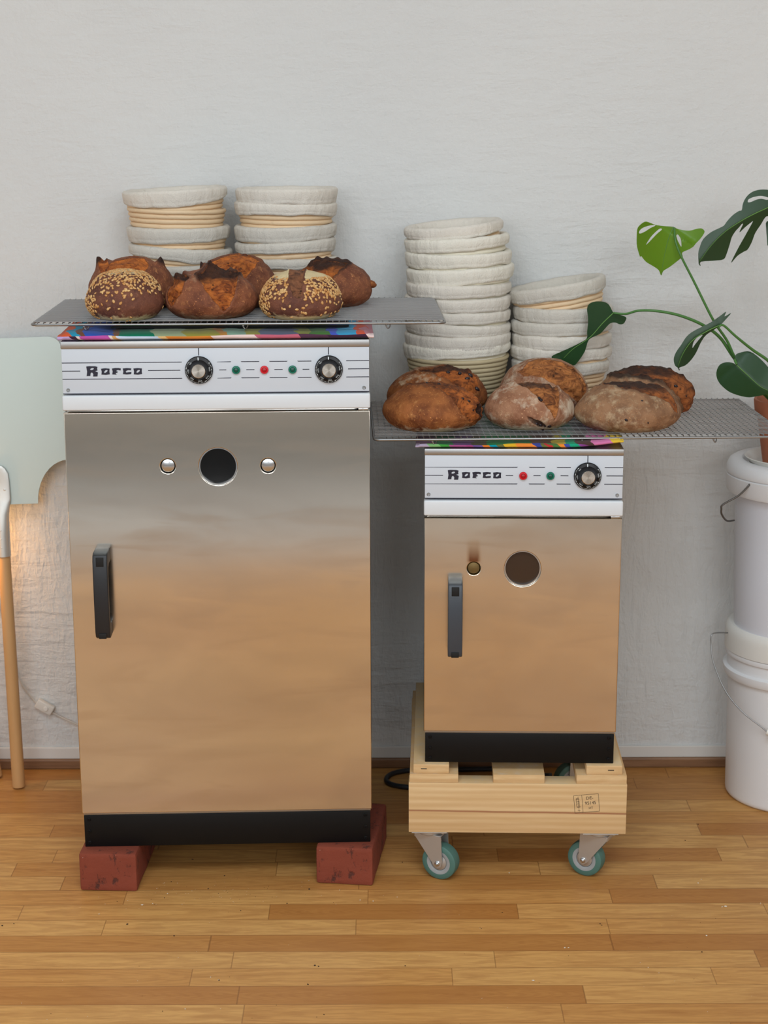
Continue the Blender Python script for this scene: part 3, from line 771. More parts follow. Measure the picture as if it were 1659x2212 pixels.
for i, a in enumerate([
    ('bottom proofing basket of the stack behind the monstera leaf, hidden by loaves', .3560, .9130, .0955, .020, .002, 1.0, 0, 0, 'cane', 'linen_grey'),
    ('proofing basket second from the bottom of the stack behind the monstera leaf', .3560, .9400, .0970, .018, .002, 1.8, R(.3), R(95), 'cane', 'linen'),
    ('proofing basket third from the bottom of the stack behind the monstera leaf', .3565, .9660, .0970, .019, .003, 2.2, R(.6), R(95), 'cane', 'linen'),
    ('proofing basket third from top of the stack behind the monstera leaf', .3575, .9930, .0965, .017, .003, 2.4, R(-.4), R(95), 'cane', 'linen_grey'),
    ('proofing basket second from top of the stack behind the monstera leaf', .3580, 1.0210, .0960, .0205, .003, 2.0, R(.4), R(95), 'cane', 'linen_grey'),
    ('topmost proofing basket of the stack behind the monstera leaf, tilted up at right', .3580, 1.0660, .0950, .0200, .0035, R(180), R(-9.0), R(78), 'cane', 'linen_grey')]):
    lab, x, z, rr, fl, fv, ph, tl, td, cn, ln_ = a
    basket(lab, A, x, YB + .004, z, rr, .083, fl, fv, ph, tl, td, cn, ln_, seed=i * 2.9 + 80.3)

# ---------------------------------------------------------------- loaves
def bread_mat(name, crust_a, crust_b, crumb_a, crumb_b, char, speck, flour):
    t = NT(name)
    n1 = t.noise(26, 5, .62); n2 = t.noise(75, 5, .65); n3 = t.noise(330, 2, .5)
    cr = t.mix(ramp01(t, n1.outputs[0], .40, .62), lin(crust_a), lin(crust_b))
    cr = t.mix(t.math('MULTIPLY', ramp01(t, n2.outputs[0], .56, .70), .55), cr, lin(speck))
    cr = t.mix(t.math('MULTIPLY', ramp01(t, n3.outputs[0], .64, .72), .55), cr, lin(tuple(min(255, int(v * 1.25)) for v in speck)))
    fl = ramp01(t, t.math('ADD', t.attr('flour'), t.math('MULTIPLY', t.math('SUBTRACT', n2.outputs[0], .5), 1.6)), .30, .75)
    cr = t.mix(t.math('MULTIPLY', fl, .88), cr, lin(flour))
    nn = t.noise(42, 6, .72, t.mapping((.9, .9, 1.5)), .9)
    bub = t.voro(95, t.mapping((1, 1, 1.25)))
    cb = t.ramp(nn.outputs[0], [(.32, lin(tuple(int(v * .42) for v in crumb_b))), (.42, lin(crumb_b)), (.56, lin(crumb_a)), (.72, lin(tuple(min(255, int(v * 1.12)) for v in crumb_a)))])
    cb = t.mix(t.math('MULTIPLY', ramp01(t, bub.outputs['Distance'], .28, .08), ramp01(t, n1.outputs[0], .46, .60)), cb, lin(tuple(int(v * .38) for v in crumb_b)))
    mk = ramp01(t, t.math('ADD', t.attr('crumb'), t.math('MULTIPLY', t.math('SUBTRACT', n2.outputs[0], .5), .35)), .38, .58)
    c = t.mix(mk, cr, cb)
    ch = ramp01(t, t.math('ADD', t.attr('char'), t.math('MULTIPLY', t.math('SUBTRACT', n1.outputs[0], .5), .9)), .35, .85)
    c = t.mix(t.math('MULTIPLY', ch, .92), c, lin(char))
    hh = t.math('ADD', t.math('MULTIPLY', n2.outputs[0], .6), t.math('MULTIPLY', n3.outputs[0], .12))
    hh = t.math('ADD', hh, t.math('MULTIPLY', t.math('MULTIPLY', nn.outputs[0], mk), 1.3))
    t.set(color=c, rough=.72, spec=.30, normal=t.bump(hh, .8, .005)); return t.m
M['bread_dark'] = bread_mat('dark_rye_crust', (108, 62, 44), (142, 86, 58), (190, 108, 46), (136, 68, 28), (38, 24, 20), (190, 128, 80), (150, 126, 104))
M['bread_seed'] = bread_mat('seeded_loaf_crust', (92, 56, 46), (120, 74, 56), (142, 92, 62), (108, 68, 46), (44, 28, 24), (140, 92, 66), (226, 206, 160))
M['bread_floury'] = bread_mat('floury_loaf_crust', (138, 90, 64), (168, 122, 92), (186, 118, 64), (128, 74, 38), (48, 30, 24), (190, 148, 112), (208, 190, 166))
M['bread_golden'] = bread_mat('golden_loaf_crust', (112, 60, 30), (160, 96, 50), (180, 100, 44), (116, 60, 26), (42, 26, 20), (190, 130, 74), (206, 186, 156))
M['bread_tan'] = bread_mat('tan_floury_loaf_crust', (126, 90, 64), (156, 116, 84), (164, 94, 46), (112, 62, 32), (44, 29, 24), (176, 130, 86), (190, 168, 136))
t = NT('hulled_seeds')
oi = t.noise(120, 1)
t.set(color=t.mix(ramp01(t, oi.outputs[0], .35, .65), lin((196, 136, 72)), lin((226, 184, 124))), rough=.5); M['seeds'] = t.m
M['raisin'] = flat('baked_raisin', (34, 20, 24), .38)
M['flourcap'] = flat('white_flour', (226, 212, 172), .95)

def sstep(a, b, x):
    q = min(1.0, max(0.0, (x - a) / (b - a))); return q * q * (3 - 2 * q)

POLY = {
 'midF': [[(-0.129, 0.471), (-0.065, 0.506), (-0.002, 0.538), (0.061, 0.605), (0.156, 0.558), (0.22, 0.499), (0.239, 0.502), (0.291, 0.495), (0.295, 0.388), (0.275, 0.253), (0.22, 0.142), (0.164, 0.087), (0.125, 0.134), (0.061, 0.214), (-0.002, 0.293), (-0.065, 0.38)], [(-0.398, 0.451), (-0.366, 0.495), (-0.303, 0.502), (-0.24, 0.459), (-0.2, 0.439), (-0.248, 0.396), (-0.279, 0.309), (-0.335, 0.229), (-0.382, 0.158), (-0.414, 0.142), (-0.453, 0.214), (-0.461, 0.293), (-0.437, 0.388)]],
 'backM': [[(-0.39, 0.518), (-0.299, 0.491), (-0.236, 0.504), (-0.163, 0.536), (-0.037, 0.563), (0.081, 0.595), (0.199, 0.554), (0.299, 0.518), (0.253, 0.437), (0.199, 0.373), (0.136, 0.319), (0.081, 0.255), (-0.028, 0.255), (-0.136, 0.337), (-0.209, 0.427), (-0.299, 0.464), (-0.372, 0.482)], [(-0.046, 0.464), (0.009, 0.514), (0.081, 0.518), (0.154, 0.482), (0.19, 0.418), (0.181, 0.373), (0.127, 0.409), (0.045, 0.441), (-0.018, 0.441)]],
 'backL': [[(-0.376, 0.437), (-0.294, 0.478), (-0.253, 0.461), (-0.218, 0.427), (-0.143, 0.465), (-0.034, 0.485), (0.076, 0.502), (0.158, 0.485), (0.233, 0.427), (0.226, 0.403), (0.144, 0.328), (0.103, 0.294), (-0.102, 0.294), (-0.239, 0.294), (-0.28, 0.3), (-0.321, 0.369), (-0.355, 0.417)]],
 'backR': [[(-0.456, 0.536), (-0.353, 0.564), (-0.26, 0.559), (-0.082, 0.573), (0.058, 0.564), (0.217, 0.536), (0.133, 0.479), (0.058, 0.414), (0.012, 0.339), (-0.073, 0.348), (-0.222, 0.423), (-0.316, 0.442), (-0.353, 0.395), (-0.428, 0.395), (-0.41, 0.451), (-0.447, 0.498)]],
 'f1': [[(-0.351, 0.48), (-0.169, 0.507), (-0.002, 0.514), (0.166, 0.538), (0.277, 0.514), (0.375, 0.494), (0.445, 0.424), (0.501, 0.298), (0.512, 0.173), (0.48, 0.096), (0.431, 0.072), (0.347, 0.11), (0.277, 0.187), (0.208, 0.284), (0.152, 0.361), (0.04, 0.438), (-0.099, 0.466), (-0.239, 0.463)], [(0.41, 0.284), (0.466, 0.298), (0.487, 0.228), (0.48, 0.145), (0.452, 0.138), (0.424, 0.2)]],
 'b1': [[(-0.203, 0.402), (-0.05, 0.416), (0.116, 0.444), (0.228, 0.444), (0.366, 0.395), (0.394, 0.284), (0.387, 0.201), (0.311, 0.201), (0.228, 0.228), (0.116, 0.312), (-0.022, 0.36), (-0.134, 0.384)]],
 'f2': [[(-0.246, 0.577), (-0.153, 0.583), (-0.044, 0.595), (0.073, 0.593), (0.189, 0.601), (0.267, 0.573), (0.298, 0.511), (0.306, 0.41), (0.29, 0.286), (0.267, 0.177), (0.236, 0.123), (0.205, 0.193), (0.15, 0.27), (0.073, 0.348), (0.018, 0.418), (-0.083, 0.472), (-0.168, 0.519)], [(-0.079, 0.177), (0.003, 0.154), (0.096, 0.1), (0.158, 0.061), (0.143, 0.026), (0.065, 0.045), (-0.013, 0.084), (-0.059, 0.131)]],
 'b2': [[(-0.311, 0.345), (-0.245, 0.374), (-0.179, 0.424), (-0.063, 0.445), (0.053, 0.441), (0.177, 0.428), (0.302, 0.379), (0.401, 0.312), (0.459, 0.238), (0.463, 0.147), (0.438, 0.047), (0.384, -0.035), (0.351, -0.077), (0.318, -0.002), (0.36, 0.081), (0.302, 0.138), (0.177, 0.196), (0.078, 0.246), (-0.03, 0.296), (-0.145, 0.312), (-0.245, 0.316)], [(0.004, 0.37), (0.078, 0.395), (0.161, 0.379), (0.219, 0.337), (0.153, 0.329), (0.07, 0.35)]],
 'f3': [[(-0.356, 0.458), (-0.241, 0.491), (-0.113, 0.507), (0.054, 0.512), (0.195, 0.484), (0.311, 0.432), (0.394, 0.351), (0.437, 0.255), (0.439, 0.184), (0.394, 0.229), (0.349, 0.294), (0.247, 0.335), (0.118, 0.373), (-0.01, 0.409), (-0.164, 0.445), (-0.267, 0.445)]],
 'b3': [[(-0.331, 0.408), (-0.131, 0.482), (0.039, 0.479), (0.181, 0.448), (0.281, 0.429), (0.388, 0.372), (0.466, 0.28), (0.509, 0.195), (0.511, 0.095), (0.473, 0.017), (0.381, 0.003), (0.359, 0.095), (0.302, 0.18), (0.21, 0.287), (0.125, 0.348), (-0.046, 0.391), (-0.188, 0.405)]],
}

def sdf_poly(X, V, poly):
    """signed distance (negative inside) of many points to a closed polygon"""
    d = np.full(X.shape, 1e9); ins = np.zeros(X.shape, bool); n = len(poly)
    for i in range(n):
        ax, ay = poly[i]; bx, by = poly[(i + 1) % n]
        ex, ey = bx - ax, by - ay
        t_ = np.clip(((X - ax) * ex + (V - ay) * ey) / (ex * ex + ey * ey + 1e-12), 0, 1)
        d = np.minimum(d, (X - ax - ex * t_) ** 2 + (V - ay - ey * t_) ** 2)
        c = ((ay > V) != (by > V)) & (X < (bx - ax) * (V - ay) / (by - ay + 1e-12) + ax)
        ins ^= c
    return np.where(ins, -1, 1) * np.sqrt(d)

def loaf(label, group, mat, x, y, z, w, d, h, seed, burst=(), opts=(), slope=.11, flour_fn=None, squash=1.0, lump=.03, ears=(), pw=1.06, vk=1.0):
    """burst: outlines of the torn-open crumb as seen on the loaf's room side, in loaf widths; opts: one dict per outline"""
    t = empty('sourdough_loaf', label, 'bread', (x, y, z), 0, group)
    NU, NV = 250, 130
    rx, ry = w / 2, d / 2
    z0 = h * .36
    base = []; dirs = []; nrms = []
    for j in range(NV + 1):
        th = PI * j / NV
        for i in range(NU):
            ph = 2 * PI * i / NU
            sz = math.cos(th); sr = math.sin(th)
            dirv = Vector((sr * math.cos(ph), sr * math.sin(ph), sz))
            if sz >= 0:
                hr = sr ** .88; px, py = rx * hr * math.cos(ph), ry * hr * math.sin(ph); pz = z0 + (h - z0) * sz ** pw * squash + (h - z0) * (1 - squash) * (1 - sr ** 3)
            else:
                hr = sr ** .62; px, py = rx * hr * math.cos(ph), ry * hr * math.sin(ph); pz = z0 + z0 * 1.18 * sz
            k = 1 + lump * noise.noise(dirv * 1.6 + Vector((seed, 0, 0))) + lump * .3 * noise.noise(dirv * 5 + Vector((0, seed, 0)))
            base.append(Vector((px * k, py * k, pz * k))); dirs.append(dirv)
            nrms.append(Vector((dirv.x / rx, dirv.y / ry, dirv.z / (h - z0))).normalized())
    X = np.array([p.x for p in base]); V = np.array([p.z + slope * (p.y + .72 * ry) for p in base])
    DY = np.array([q.y for q in dirs])
    RAG = np.array([noise.noise(p * 95 + Vector((seed, seed, 0))) for p in base])
    RAG2 = np.array([noise.noise(p * 240 + Vector((seed, 0, seed))) for p in base])
    BIG = np.array([noise.noise(p * 34 + Vector((0, 0, seed))) for p in base])
    STR = np.array([noise.noise(Vector((p.x * 40, p.y * 40, p.z * 130)) + Vector((seed, 3, 1))) for p in base])
    N = len(base)
    disp = np.zeros(N); cru = np.zeros(N); cha = np.zeros(N)
    fr = np.clip((.62 - DY) / .25, 0, 1)
    def ss(a, b, v):
        q = np.clip((v - a) / (b - a), 0, 1); return q * q * (3 - 2 * q)
    for pol, o in zip(burst, opts):
        s = sdf_poly(X, V, [(a * w, b * w * vk) for a, b in pol]) + .0016 * RAG + .0008 * RAG2
        ins = ss(.0012, -.0012, s) * fr
        deep = ss(0, -.014, s) * fr
        if o.get('hollow'):
            disp -= ss(.001, -.006, s) * fr * o['hollow']; cha = np.maximum(cha, ins * o.get('char', .6)); continue
        cru = np.maximum(cru, ins)
        disp += ins * o.get('bulge', -.003) + deep * o.get('dome', .002) + ins * (.0016 * RAG + .0010 * RAG2 + .0032 * BIG + .0018 * STR)
        vt = V / h
        lw = o.get('lw', .0042)
        lip = np.exp(-((s - lw * .35) / lw) ** 2) * fr
        gain = o.get('lo', .25) + (1 - o.get('lo', .25)) * ss(o.get('l0', .55), o.get('l1', .95), vt)
        disp += lip * o.get('lip', .003) * gain * (1 + .55 * RAG + .5 * BIG)
        cha = np.maximum(cha, lip * o.get('lipchar', .55) * gain)
        cha = np.maximum(cha, ins * o.get('topchar', .6) * ss(o.get('c0', .78), o.get('c1', 1.02), vt + .10 * BIG + .06 * STR))
    vs = []; flo = []
    for q in range(N):
        dirv = dirs[q]; rag = RAG[q]; ch = cha[q]
        up = Vector((0, 0, 0))
        for (ex, ey, ez, er, eh, ec, vx, vz) in ears:
            g = ((dirv.x - ex) / er) ** 2 + ((dirv.y - ey) / (er * 1.5)) ** 2 + ((dirv.z - ez) / er) ** 2
            if g < 6:
                g = math.exp(-g) * (1 + .45 * rag + .2 * RAG2[q])
                up += Vector((vx, 0, vz)) * (eh * g); ch = max(ch, min(1, g * 1.25) * ec)
        cha[q] = ch
        p = base[q] + nrms[q] * (disp[q] + .0007 * rag * (.6 if cru[q] < .5 else 1)) + up
        if p.z < .0006: p.z = .0006 + .0001 * (q % 3)
        vs.append(p)
        f = sstep(.020, .004, p.z) * .55 if dirv.z < .2 else 0
        if flour_fn: f = max(f, flour_fn(dirv, p, cru[q]))
        flo.append(f * (1 - cru[q]))
    fs = []
    for j in range(NV):
        for i in range(NU):
            i2 = (i + 1) % NU
            fs.append((j * NU + i, (j + 1) * NU + i, (j + 1) * NU + i2, j * NU + i2))
    me = bpy.data.meshes.new('crust'); me.from_pydata([tuple(v) for v in vs], [], fs)
    bm = bmesh.new(); bm.from_mesh(me)
    bmesh.ops.recalc_face_normals(bm, faces=bm.faces); bm.to_mesh(me); bm.free()
    for nm, data in (('crumb', cru), ('char', cha), ('flour', flo)):
        at = me.attributes.new(nm, 'FLOAT', 'POINT'); at.data.foreach_set('value', np.array(data, dtype=np.float32))
    link_mesh('crust', me, M[mat], t, True, 0)
    return t, me, vs

def scatter(t, me, n, fn, mat, name, seed, size=(.0034, .0022, .0011), kind='stuff', lift=.0004):
    rnd = random.Random(seed); mb = MB(); got = 0; tries = 0
    N = len(me.vertices)
    placed = []
    ell = []
    for j in range(5):
        for i in range(8):
            th = PI * j / 4; ph = 2 * PI * i / 8
            ell.append((math.sin(th) * math.cos(ph), math.sin(th) * math.sin(ph), math.cos(th)))
    ef = [(j * 8 + i, (j + 1) * 8 + i, (j + 1) * 8 + (i + 1) % 8, j * 8 + (i + 1) % 8) for j in range(4) for i in range(8)]
    while got < n and tries < n * 60:
        tries += 1
        v = me.vertices[rnd.randrange(N)]
        # area weighting: the grid is denser near the poles
        rr = math.hypot(v.co.x, v.co.y)
        if rnd.random() > rr / .06 + .05: continue
        if rnd.random() > fn(v.co, v.normal): continue
        if any((v.co - q).length_squared < (.0031 ** 2) for q in placed[-400:]): continue
        placed.append(v.co.copy()); got += 1
        q = v.normal.to_track_quat('Z', 'Y').to_matrix().to_4x4()
        s = rnd.uniform(.8, 1.15)
        mm = Matrix.Translation(v.co + v.normal * lift) @ q @ Matrix.Rotation(rnd.uniform(0, PI), 4, 'Z') @ Matrix.Rotation(rnd.uniform(-.3, .3), 4, 'X')
        mb.add([(a * size[0] * s * (1 - .25 * a), b * size[1] * s * (1 - .35 * a), c * size[2] * s) for a, b, c in ell], ef, mm)
    o = mb.build(name, mat, t, True, 0)
    if kind: o['kind'] = kind
    return o

GL = 'loaves on the rack of the tall oven'; GR = 'loaves on the rack of the short oven'
ZL, ZR = 1.0490, .8440
# seeded loaves: the seeds are scattered over the crust below
def fseed(dv, p, cm): return max(sstep(.80, .97, dv.z) * .75, sstep(.012, .003, p.z) * .9)
t1, me1, _ = loaf('loaf crusted with pale seeds at the left front of the tall oven rack', GL, 'bread_seed', -.4560, 3.0440, ZL, .1360, .134, .0865, 2.2,
     [[(.020, .640), (.040, .560), (.062, .500), (.075, .455), (.068, .452), (.048, .500), (.028, .560), (.008, .640)]], [dict(bulge=-.0022, lip=.0010, lipchar=.2, topchar=0, lw=.003)], .11, fseed, squash=.97)
def sA(p, n):
    top = sstep(.040, .066, p.z); left = sstep(-.035, -.058, p.x) * sstep(.07, .03, p.z)
    mid = .32 * sstep(.018, .03, p.z) * sstep(.06, .045, p.z) * sstep(-.045, -.02, p.x) * sstep(.035, .02, p.x)
    return max(top * .95, left, mid, .02)
scatter(t1, me1, 800, sA, M['seeds'], 'seed_crust', 5)
def fseed2(dv, p, cm): return max(sstep(.72, .86, dv.z) * (1.3 if abs(dv.x + .03) > .15 else 0), sstep(.014, .003, p.z) * 1.0)
t2, me2, _ = loaf('seeded loaf with two white floured caps at the right front of the tall oven rack', GL, 'bread_seed', -.1460, 3.0470, ZL, .1470, .136, .0835, 6.1,
     [[(-.130, .640), (.055, .640), (.045, .480), (.040, .400), (.050, .300), (.010, .260), (-.075, .300), (-.100, .380), (-.125, .470)]], [dict(bulge=-.0022, dome=.001, lip=.0020, lipchar=.15, topchar=.1, lw=.003)], .11, fseed2, squash=.96)
def sB(p, n):
    if abs(p.x + .006) < .0145 and p.z > .03: return .0
    if p.z > .073: return .0
    top = sstep(.034, .050, p.z); left = sstep(-.048, -.062, p.x)
    return max(top * .95, left * .9, .06)
scatter(t2, me2, 800, sB, M['seeds'], 'seed_crust', 9)

def f_top(a, b): return lambda dv, p, cm: a * sstep(.3, .8, dv.z) + b * sstep(.02, .005, p.z)
loaf('dark loaf burst open with a black peak, front centre of the tall oven rack', GL, 'bread_dark', -.3055, 3.0660, ZL, .1660, .152, .0840, 8.4,
     POLY['midF'], [dict(bulge=-.0048, dome=.0015, lip=.0042, lipchar=.75, topchar=1.0, c0=.66, c1=.98, lo=.22), dict(bulge=-.0050, dome=.001, lip=.0040, lipchar=.55, topchar=1.0, c0=.70, c1=.95, lo=.15)], .11,
     f_top(.32, .5), squash=.97, lump=.035, ears=[(.06, -.1, .99, .16, .0120, 1.0, 0, 1), (-.66, -.18, .72, .12, .0110, 1.0, -.25, 1), (.56, -.2, .80, .10, .0040, .9, .2, 1)])
loaf('dark loaf with two pointed burnt ears behind the left seeded loaf', GL, 'bread_dark', -.4660, 3.2050, ZL, .1620, .150, .0920, 12.7,
     POLY['backL'], [dict(bulge=-.001, dome=.003, lip=.0026, lipchar=.35, topchar=.25, c0=.9, lo=.3)], .11, None,
     vk=1.20, squash=.95, lump=.03, ears=[(-.66, -.1, .72, .11, .0160, 1.0, -.15, 1), (-.55, .1, .82, .09, .0080, .9, 0, 1), (.64, -.05, .76, .12, .0150, 1.0, .1, 1)])
loaf('dark loaf with an orange hollow in its top, behind the black-peaked loaf', GL, 'bread_dark', -.2750, 3.2220, ZL, .1540, .150, .0950, 17.3,
     POLY['backM'], [dict(bulge=-.002, dome=.004, lip=.0028, lipchar=.45, topchar=.45, c0=.93, lo=.25), dict(hollow=.007, char=.42)], .11, f_top(.15, .4),
     vk=1.13, squash=.95, lump=.04, ears=[(-.78, -.1, .62, .09, .0130, 1.0, -.1, 1), (.20, .0, .98, .13, .0030, .6, 0, 1)])
tb4, meb4, _ = loaf('dark loaf with a ragged burnt crown and a nub on its right end', GL, 'bread_dark', -.0955, 3.2400, ZL, .1500, .150, .0830, 23.9,
     POLY['backR'], [dict(bulge=-.003, dome=.002, lip=.0040, lipchar=.9, topchar=.9, c0=.66, c1=1.0, lo=.35)], .11, f_top(.15, .4),
     squash=.99, lump=.035, ears=[(-.52, -.2, .83, .12, .0070, 1.0, 0, 1), (-.30, -.1, .95, .08, .0065, 1.0, 0, 1), (-.10, 0, .99, .06, .0040, 1.0, 0, 1), (.10, 0, .99, .07, .0045, 1.0, 0, 1), (.30, -.05, .95, .09, .0045, .9, 0, 1)])
nb = MB().tube(spline([(.064, -.01, .036), (.071, -.011, .040), (.077, -.010, .038), (.080, -.011, .034)], 4), [.006, .0065, .007, .0072, .0074, .007, .0068, .0065, .006, .0055, .005, .004, .002][:13], 14)
nb.v = [tuple(Vector(p) + Vector((1, 1, 1)) * .0012 * noise.noise(Vector(p) * 300)) for p in nb.v]
nb.build('crust_nub', M['bread_golden'], tb4, True, 0)

def f_front(dv, p, cm): return max(sstep(.016, .004, p.z) * .9 * (1 if dv.x > -.2 else .3), 0)
def f_floury(dv, p, cm): return .24 + .40 * noise.noise(dv * 2.6 + Vector((3, 1, 0))) + sstep(.018, .004, p.z) * .5 + .5 * sstep(.5, .9, dv.x) * sstep(.5, .1, abs(dv.z - .2))
def f_tan(dv, p, cm): return .32 + .25 * noise.noise(dv * 2.2 + Vector((9, 1, 0))) - .5 * sstep(0.1, .6, dv.x) * sstep(.3, -.5, dv.z - .2)
r1, m1, _ = loaf('golden brown loaf with a torn right side, front left of the short oven rack', GR, 'bread_golden', .0900, 3.0850, ZR, .1830, .165, .0800, 31.2,
     POLY['f1'], [dict(bulge=-.0030, dome=.0030, lip=.0036, lipchar=.55, topchar=.6, c0=.86, lo=.25), dict(hollow=.010, char=1.0)], .16, f_front, squash=.93, ears=[(.84, -.40, .35, .12, .0040, .3, .8, .3)])
r2, m2, _ = loaf('floury loaf with raisins bursting from its front, front centre of the short oven rack', GR, 'bread_floury', .2660, 3.0980, ZR, .1650, .158, .0800, 37.5,
     POLY['f2'], [dict(bulge=-.0060, dome=.0035, lip=.0034, lipchar=.22, topchar=.75, c0=.90, lo=.5), dict(hollow=.006, char=.75)], .16, f_floury, squash=.95, ears=[(.40, -.1, .90, .14, .0035, .45, 0, 1), (-.50, -.1, .85, .2, .0030, 0, 0, 1)])
r3, m3, _ = loaf('wide tan loaf with a dark ridge along its top, front right of its rack', GR, 'bread_tan', .4415, 3.0760, ZR, .1900, .168, .0800, 43.1,
     POLY['f3'], [dict(bulge=-.0012, dome=.0028, lip=.0034, lipchar=.5, topchar=.85, c0=.72, c1=1.05, lo=.45)], .16, f_tan, squash=.93)
r4, m4, _ = loaf('brown raisin loaf tucked behind the golden loaf on the short oven rack', GR, 'bread_golden', .1020, 3.2450, ZR, .1920, .150, .0850, 51.6,
     POLY['b1'], vk=1.12, opts=[dict(bulge=-.001, dome=.0035, lip=.0034, lipchar=.5, topchar=.8, c0=.90, lo=.4)], slope=.16, flour_fn=lambda dv, p, cm: .34 * sstep(.5, -.2, dv.x) * sstep(.2, .6, dv.z), squash=.95, ears=[(.58, -.1, .80, .13, .0060, .6, .2, 1), (.20, 0, .98, .12, .0030, .8, 0, 1)])
r5, m5, _ = loaf('loaf with a broad orange burst on its right, back centre of the short oven rack', GR, 'bread_floury', .3060, 3.2640, ZR, .1700, .150, .0975, 57.4,
     POLY['b2'], vk=1.36, opts=[dict(bulge=-.001, dome=.0040, lip=.0034, lipchar=.4, topchar=.5, c0=.95, lo=.5), dict(hollow=.004, char=.35)], slope=.16, flour_fn=lambda dv, p, cm: .40, squash=.95)
r6, m6, _ = loaf('loaf with a jagged blackened ridge, behind the wide tan loaf on the rack', GR, 'bread_tan', .4950, 3.2380, ZR, .1850, .150, .0780, 63.9,
     POLY['b3'], [dict(bulge=.0005, dome=.0030, lip=.0060, lipchar=.95, topchar=.8, c0=.80, lo=.6, lw=.005)], .16, f_tan, squash=.95, ears=[(.90, -.1, .35, .2, .0040, .8, .9, .2), (.70, 0, .70, .07, .0050, 1, .4, .9), (.45, 0, .89, .06, .0045, 1, .2, 1), (.15, 0, .98, .07, .0040, 1, 0, 1), (-.15, 0, .98, .07, .0030, 1, 0, 1)])
def raisins(t, me, spots, seed, s=.0042):
    rnd = random.Random(seed)
    co = [v.co for v in me.vertices]
    for (x, zz) in spots:                   # on the side that faces the room
        best = min((v for v in me.vertices if v.normal.y < .25), key=lambda v: (v.co.x - x) ** 2 + (v.co.z - zz) ** 2)
        mb = MB().lathe([(.0001, -1), (.55, -.8), (.92, -.3), (1, .1), (.8, .62), (.4, .92), (.0001, 1)], 14)
        k = s * rnd.uniform(.7, 1.15)
        mb.v = [tuple(Vector((p[0] * k * 1.2, p[1] * k * .8, p[2] * k * .9)) * (1 + .22 * noise.noise(Vector(p) * 2.2 + Vector((x * 90, zz * 90, 0))))) for p in mb.v]
        mb.build('raisin', M['raisin'], t, True, 0, loc=best.co - best.normal * (s * .35), rot=(rnd.random(), rnd.random(), rnd.random()))
raisins(r1, m1, [(.010, .078), (-.046, .074), (.062, .055), (.052, .060), (-.012, .0775), (.070, .040)], 2, .0032)
raisins(r2, m2, [(.008, .016), (.015, .013), (.022, .0115), (.030, .010), (.012, .059), (.016, .055), (.019, .003)], 3, .0038)
raisins(r3, m3, [(.017, .060), (.026, .022), (-.012, .028)], 4, .0028)
raisins(r4, m4, [(.042, .078), (.056, .070), (.062, .074), (.020, .081), (.030, .083), (.074, .050)], 5, .0046)
raisins(r6, m6, [(.052, .058), (.072, .038)], 6, .0036)

# ---------------------------------------------------------------- castor dolly made from pallet wood
def pine(name, end=False):
    t = NT(name)
    oi = t.n.new('ShaderNodeObjectInfo')
    off = t.math('MULTIPLY', oi.outputs['Random'], 5.0)
    o_ = t.sep()
    if not end:
        v = t.comb(t.math('ADD', t.math('MULTIPLY', o_[0], .9), off), t.math('MULTIPLY', o_[1], 1.0), t.math('MULTIPLY', o_[2], 16.0))
    else:
        v = t.comb(t.math('ADD', t.math('MULTIPLY', o_[0], 4.0), off), t.math('MULTIPLY', o_[1], .6), t.math('MULTIPLY', o_[2], 16.0))
    g = t.noise(4.2, 5, .55, v, .5)
    wv = t.n.new('ShaderNodeTexWave'); wv.inputs['Scale'].default_value = 1.6; wv.bands_direction = 'Z'; wv.inputs['Distortion'].default_value = 3.0; wv.inputs['Detail'].default_value = 3
    t.L(v, wv.inputs['Vector'])
    c = t.mix(ramp01(t, g.outputs[0], .3, .7), lin((214, 176, 124)), lin((230, 198, 150)))
    c = t.mix(t.math('MULTIPLY', wv.outputs[0], .38), c, lin((196, 148, 94)))
    # reddish pith streak running the length of the front beam
    if not end:
        zz = t.math('ADD', t.math('SUBTRACT', o_[2], .1425), t.math('MULTIPLY', o_[0], .008))
        zz = t.math('ADD', zz, t.math('MULTIPLY', t.math('SUBTRACT', t.noise(9, 2, .5, t.mapping((1, 0, 0))).outputs[0], .5), .003))
        st = ramp01(t, t.math('ABSOLUTE', zz), .0026, .0008)
        c = t.mix(t.math('MULTIPLY', st, .75), c, lin((150, 86, 54)))
    dust = ramp01(t, t.noise(50, 4, .7).outputs[0], .5, .75)
    up = t.n.new('ShaderNodeNewGeometry'); un = t.sep(up.outputs['Normal'])
    c = t.mix(t.math('MULTIPLY', t.math('MULTIPLY', dust, ramp01(t, un[2], .7, .9)), .5), c, lin((206, 190, 172)))
    t.set(color=c, rough=.72, normal=t.bump(g.outputs[0], .18, .002)); return t.m
M['pine'] = pine('raw_pine_beam'); M['pine_end'] = pine('raw_pine_board', True)
dl = empty('castor_dolly', 'low pine dolly on grey-green swivel castors carrying the short oven', 'dolly', (.044, 2.975, 0), R(-1.7))
b_ = MB().b2((0, 0, .0990), (.4022, .040, .1970), .0012).build('front_beam', M['pine'], dl, True, 30)
MB().b2((0, .425, .0990), (.4022, .465, .1970), .0012).build('rear_beam', M['pine'], dl, True, 30)
for lo, hi in (((.0020, .001, .1972), (.0916, .464, .2142)), ((.1560, .002, .1972), (.2505, .463, .2135)), ((.3090, .001, .1972), (.4012, .464, .2142))):
    MB().b2(lo, hi, .001).build('deck_board', M['pine_end'], dl, True, 30)
for lo, hi in (((.0087, .004, .2144), (.0745, .464, .2320)), ((.3270, .004, .2144), (.3930, .464, .2320))):
    MB().b2(lo, hi, .001).build('top_batten', M['pine_end'], dl, True, 30)
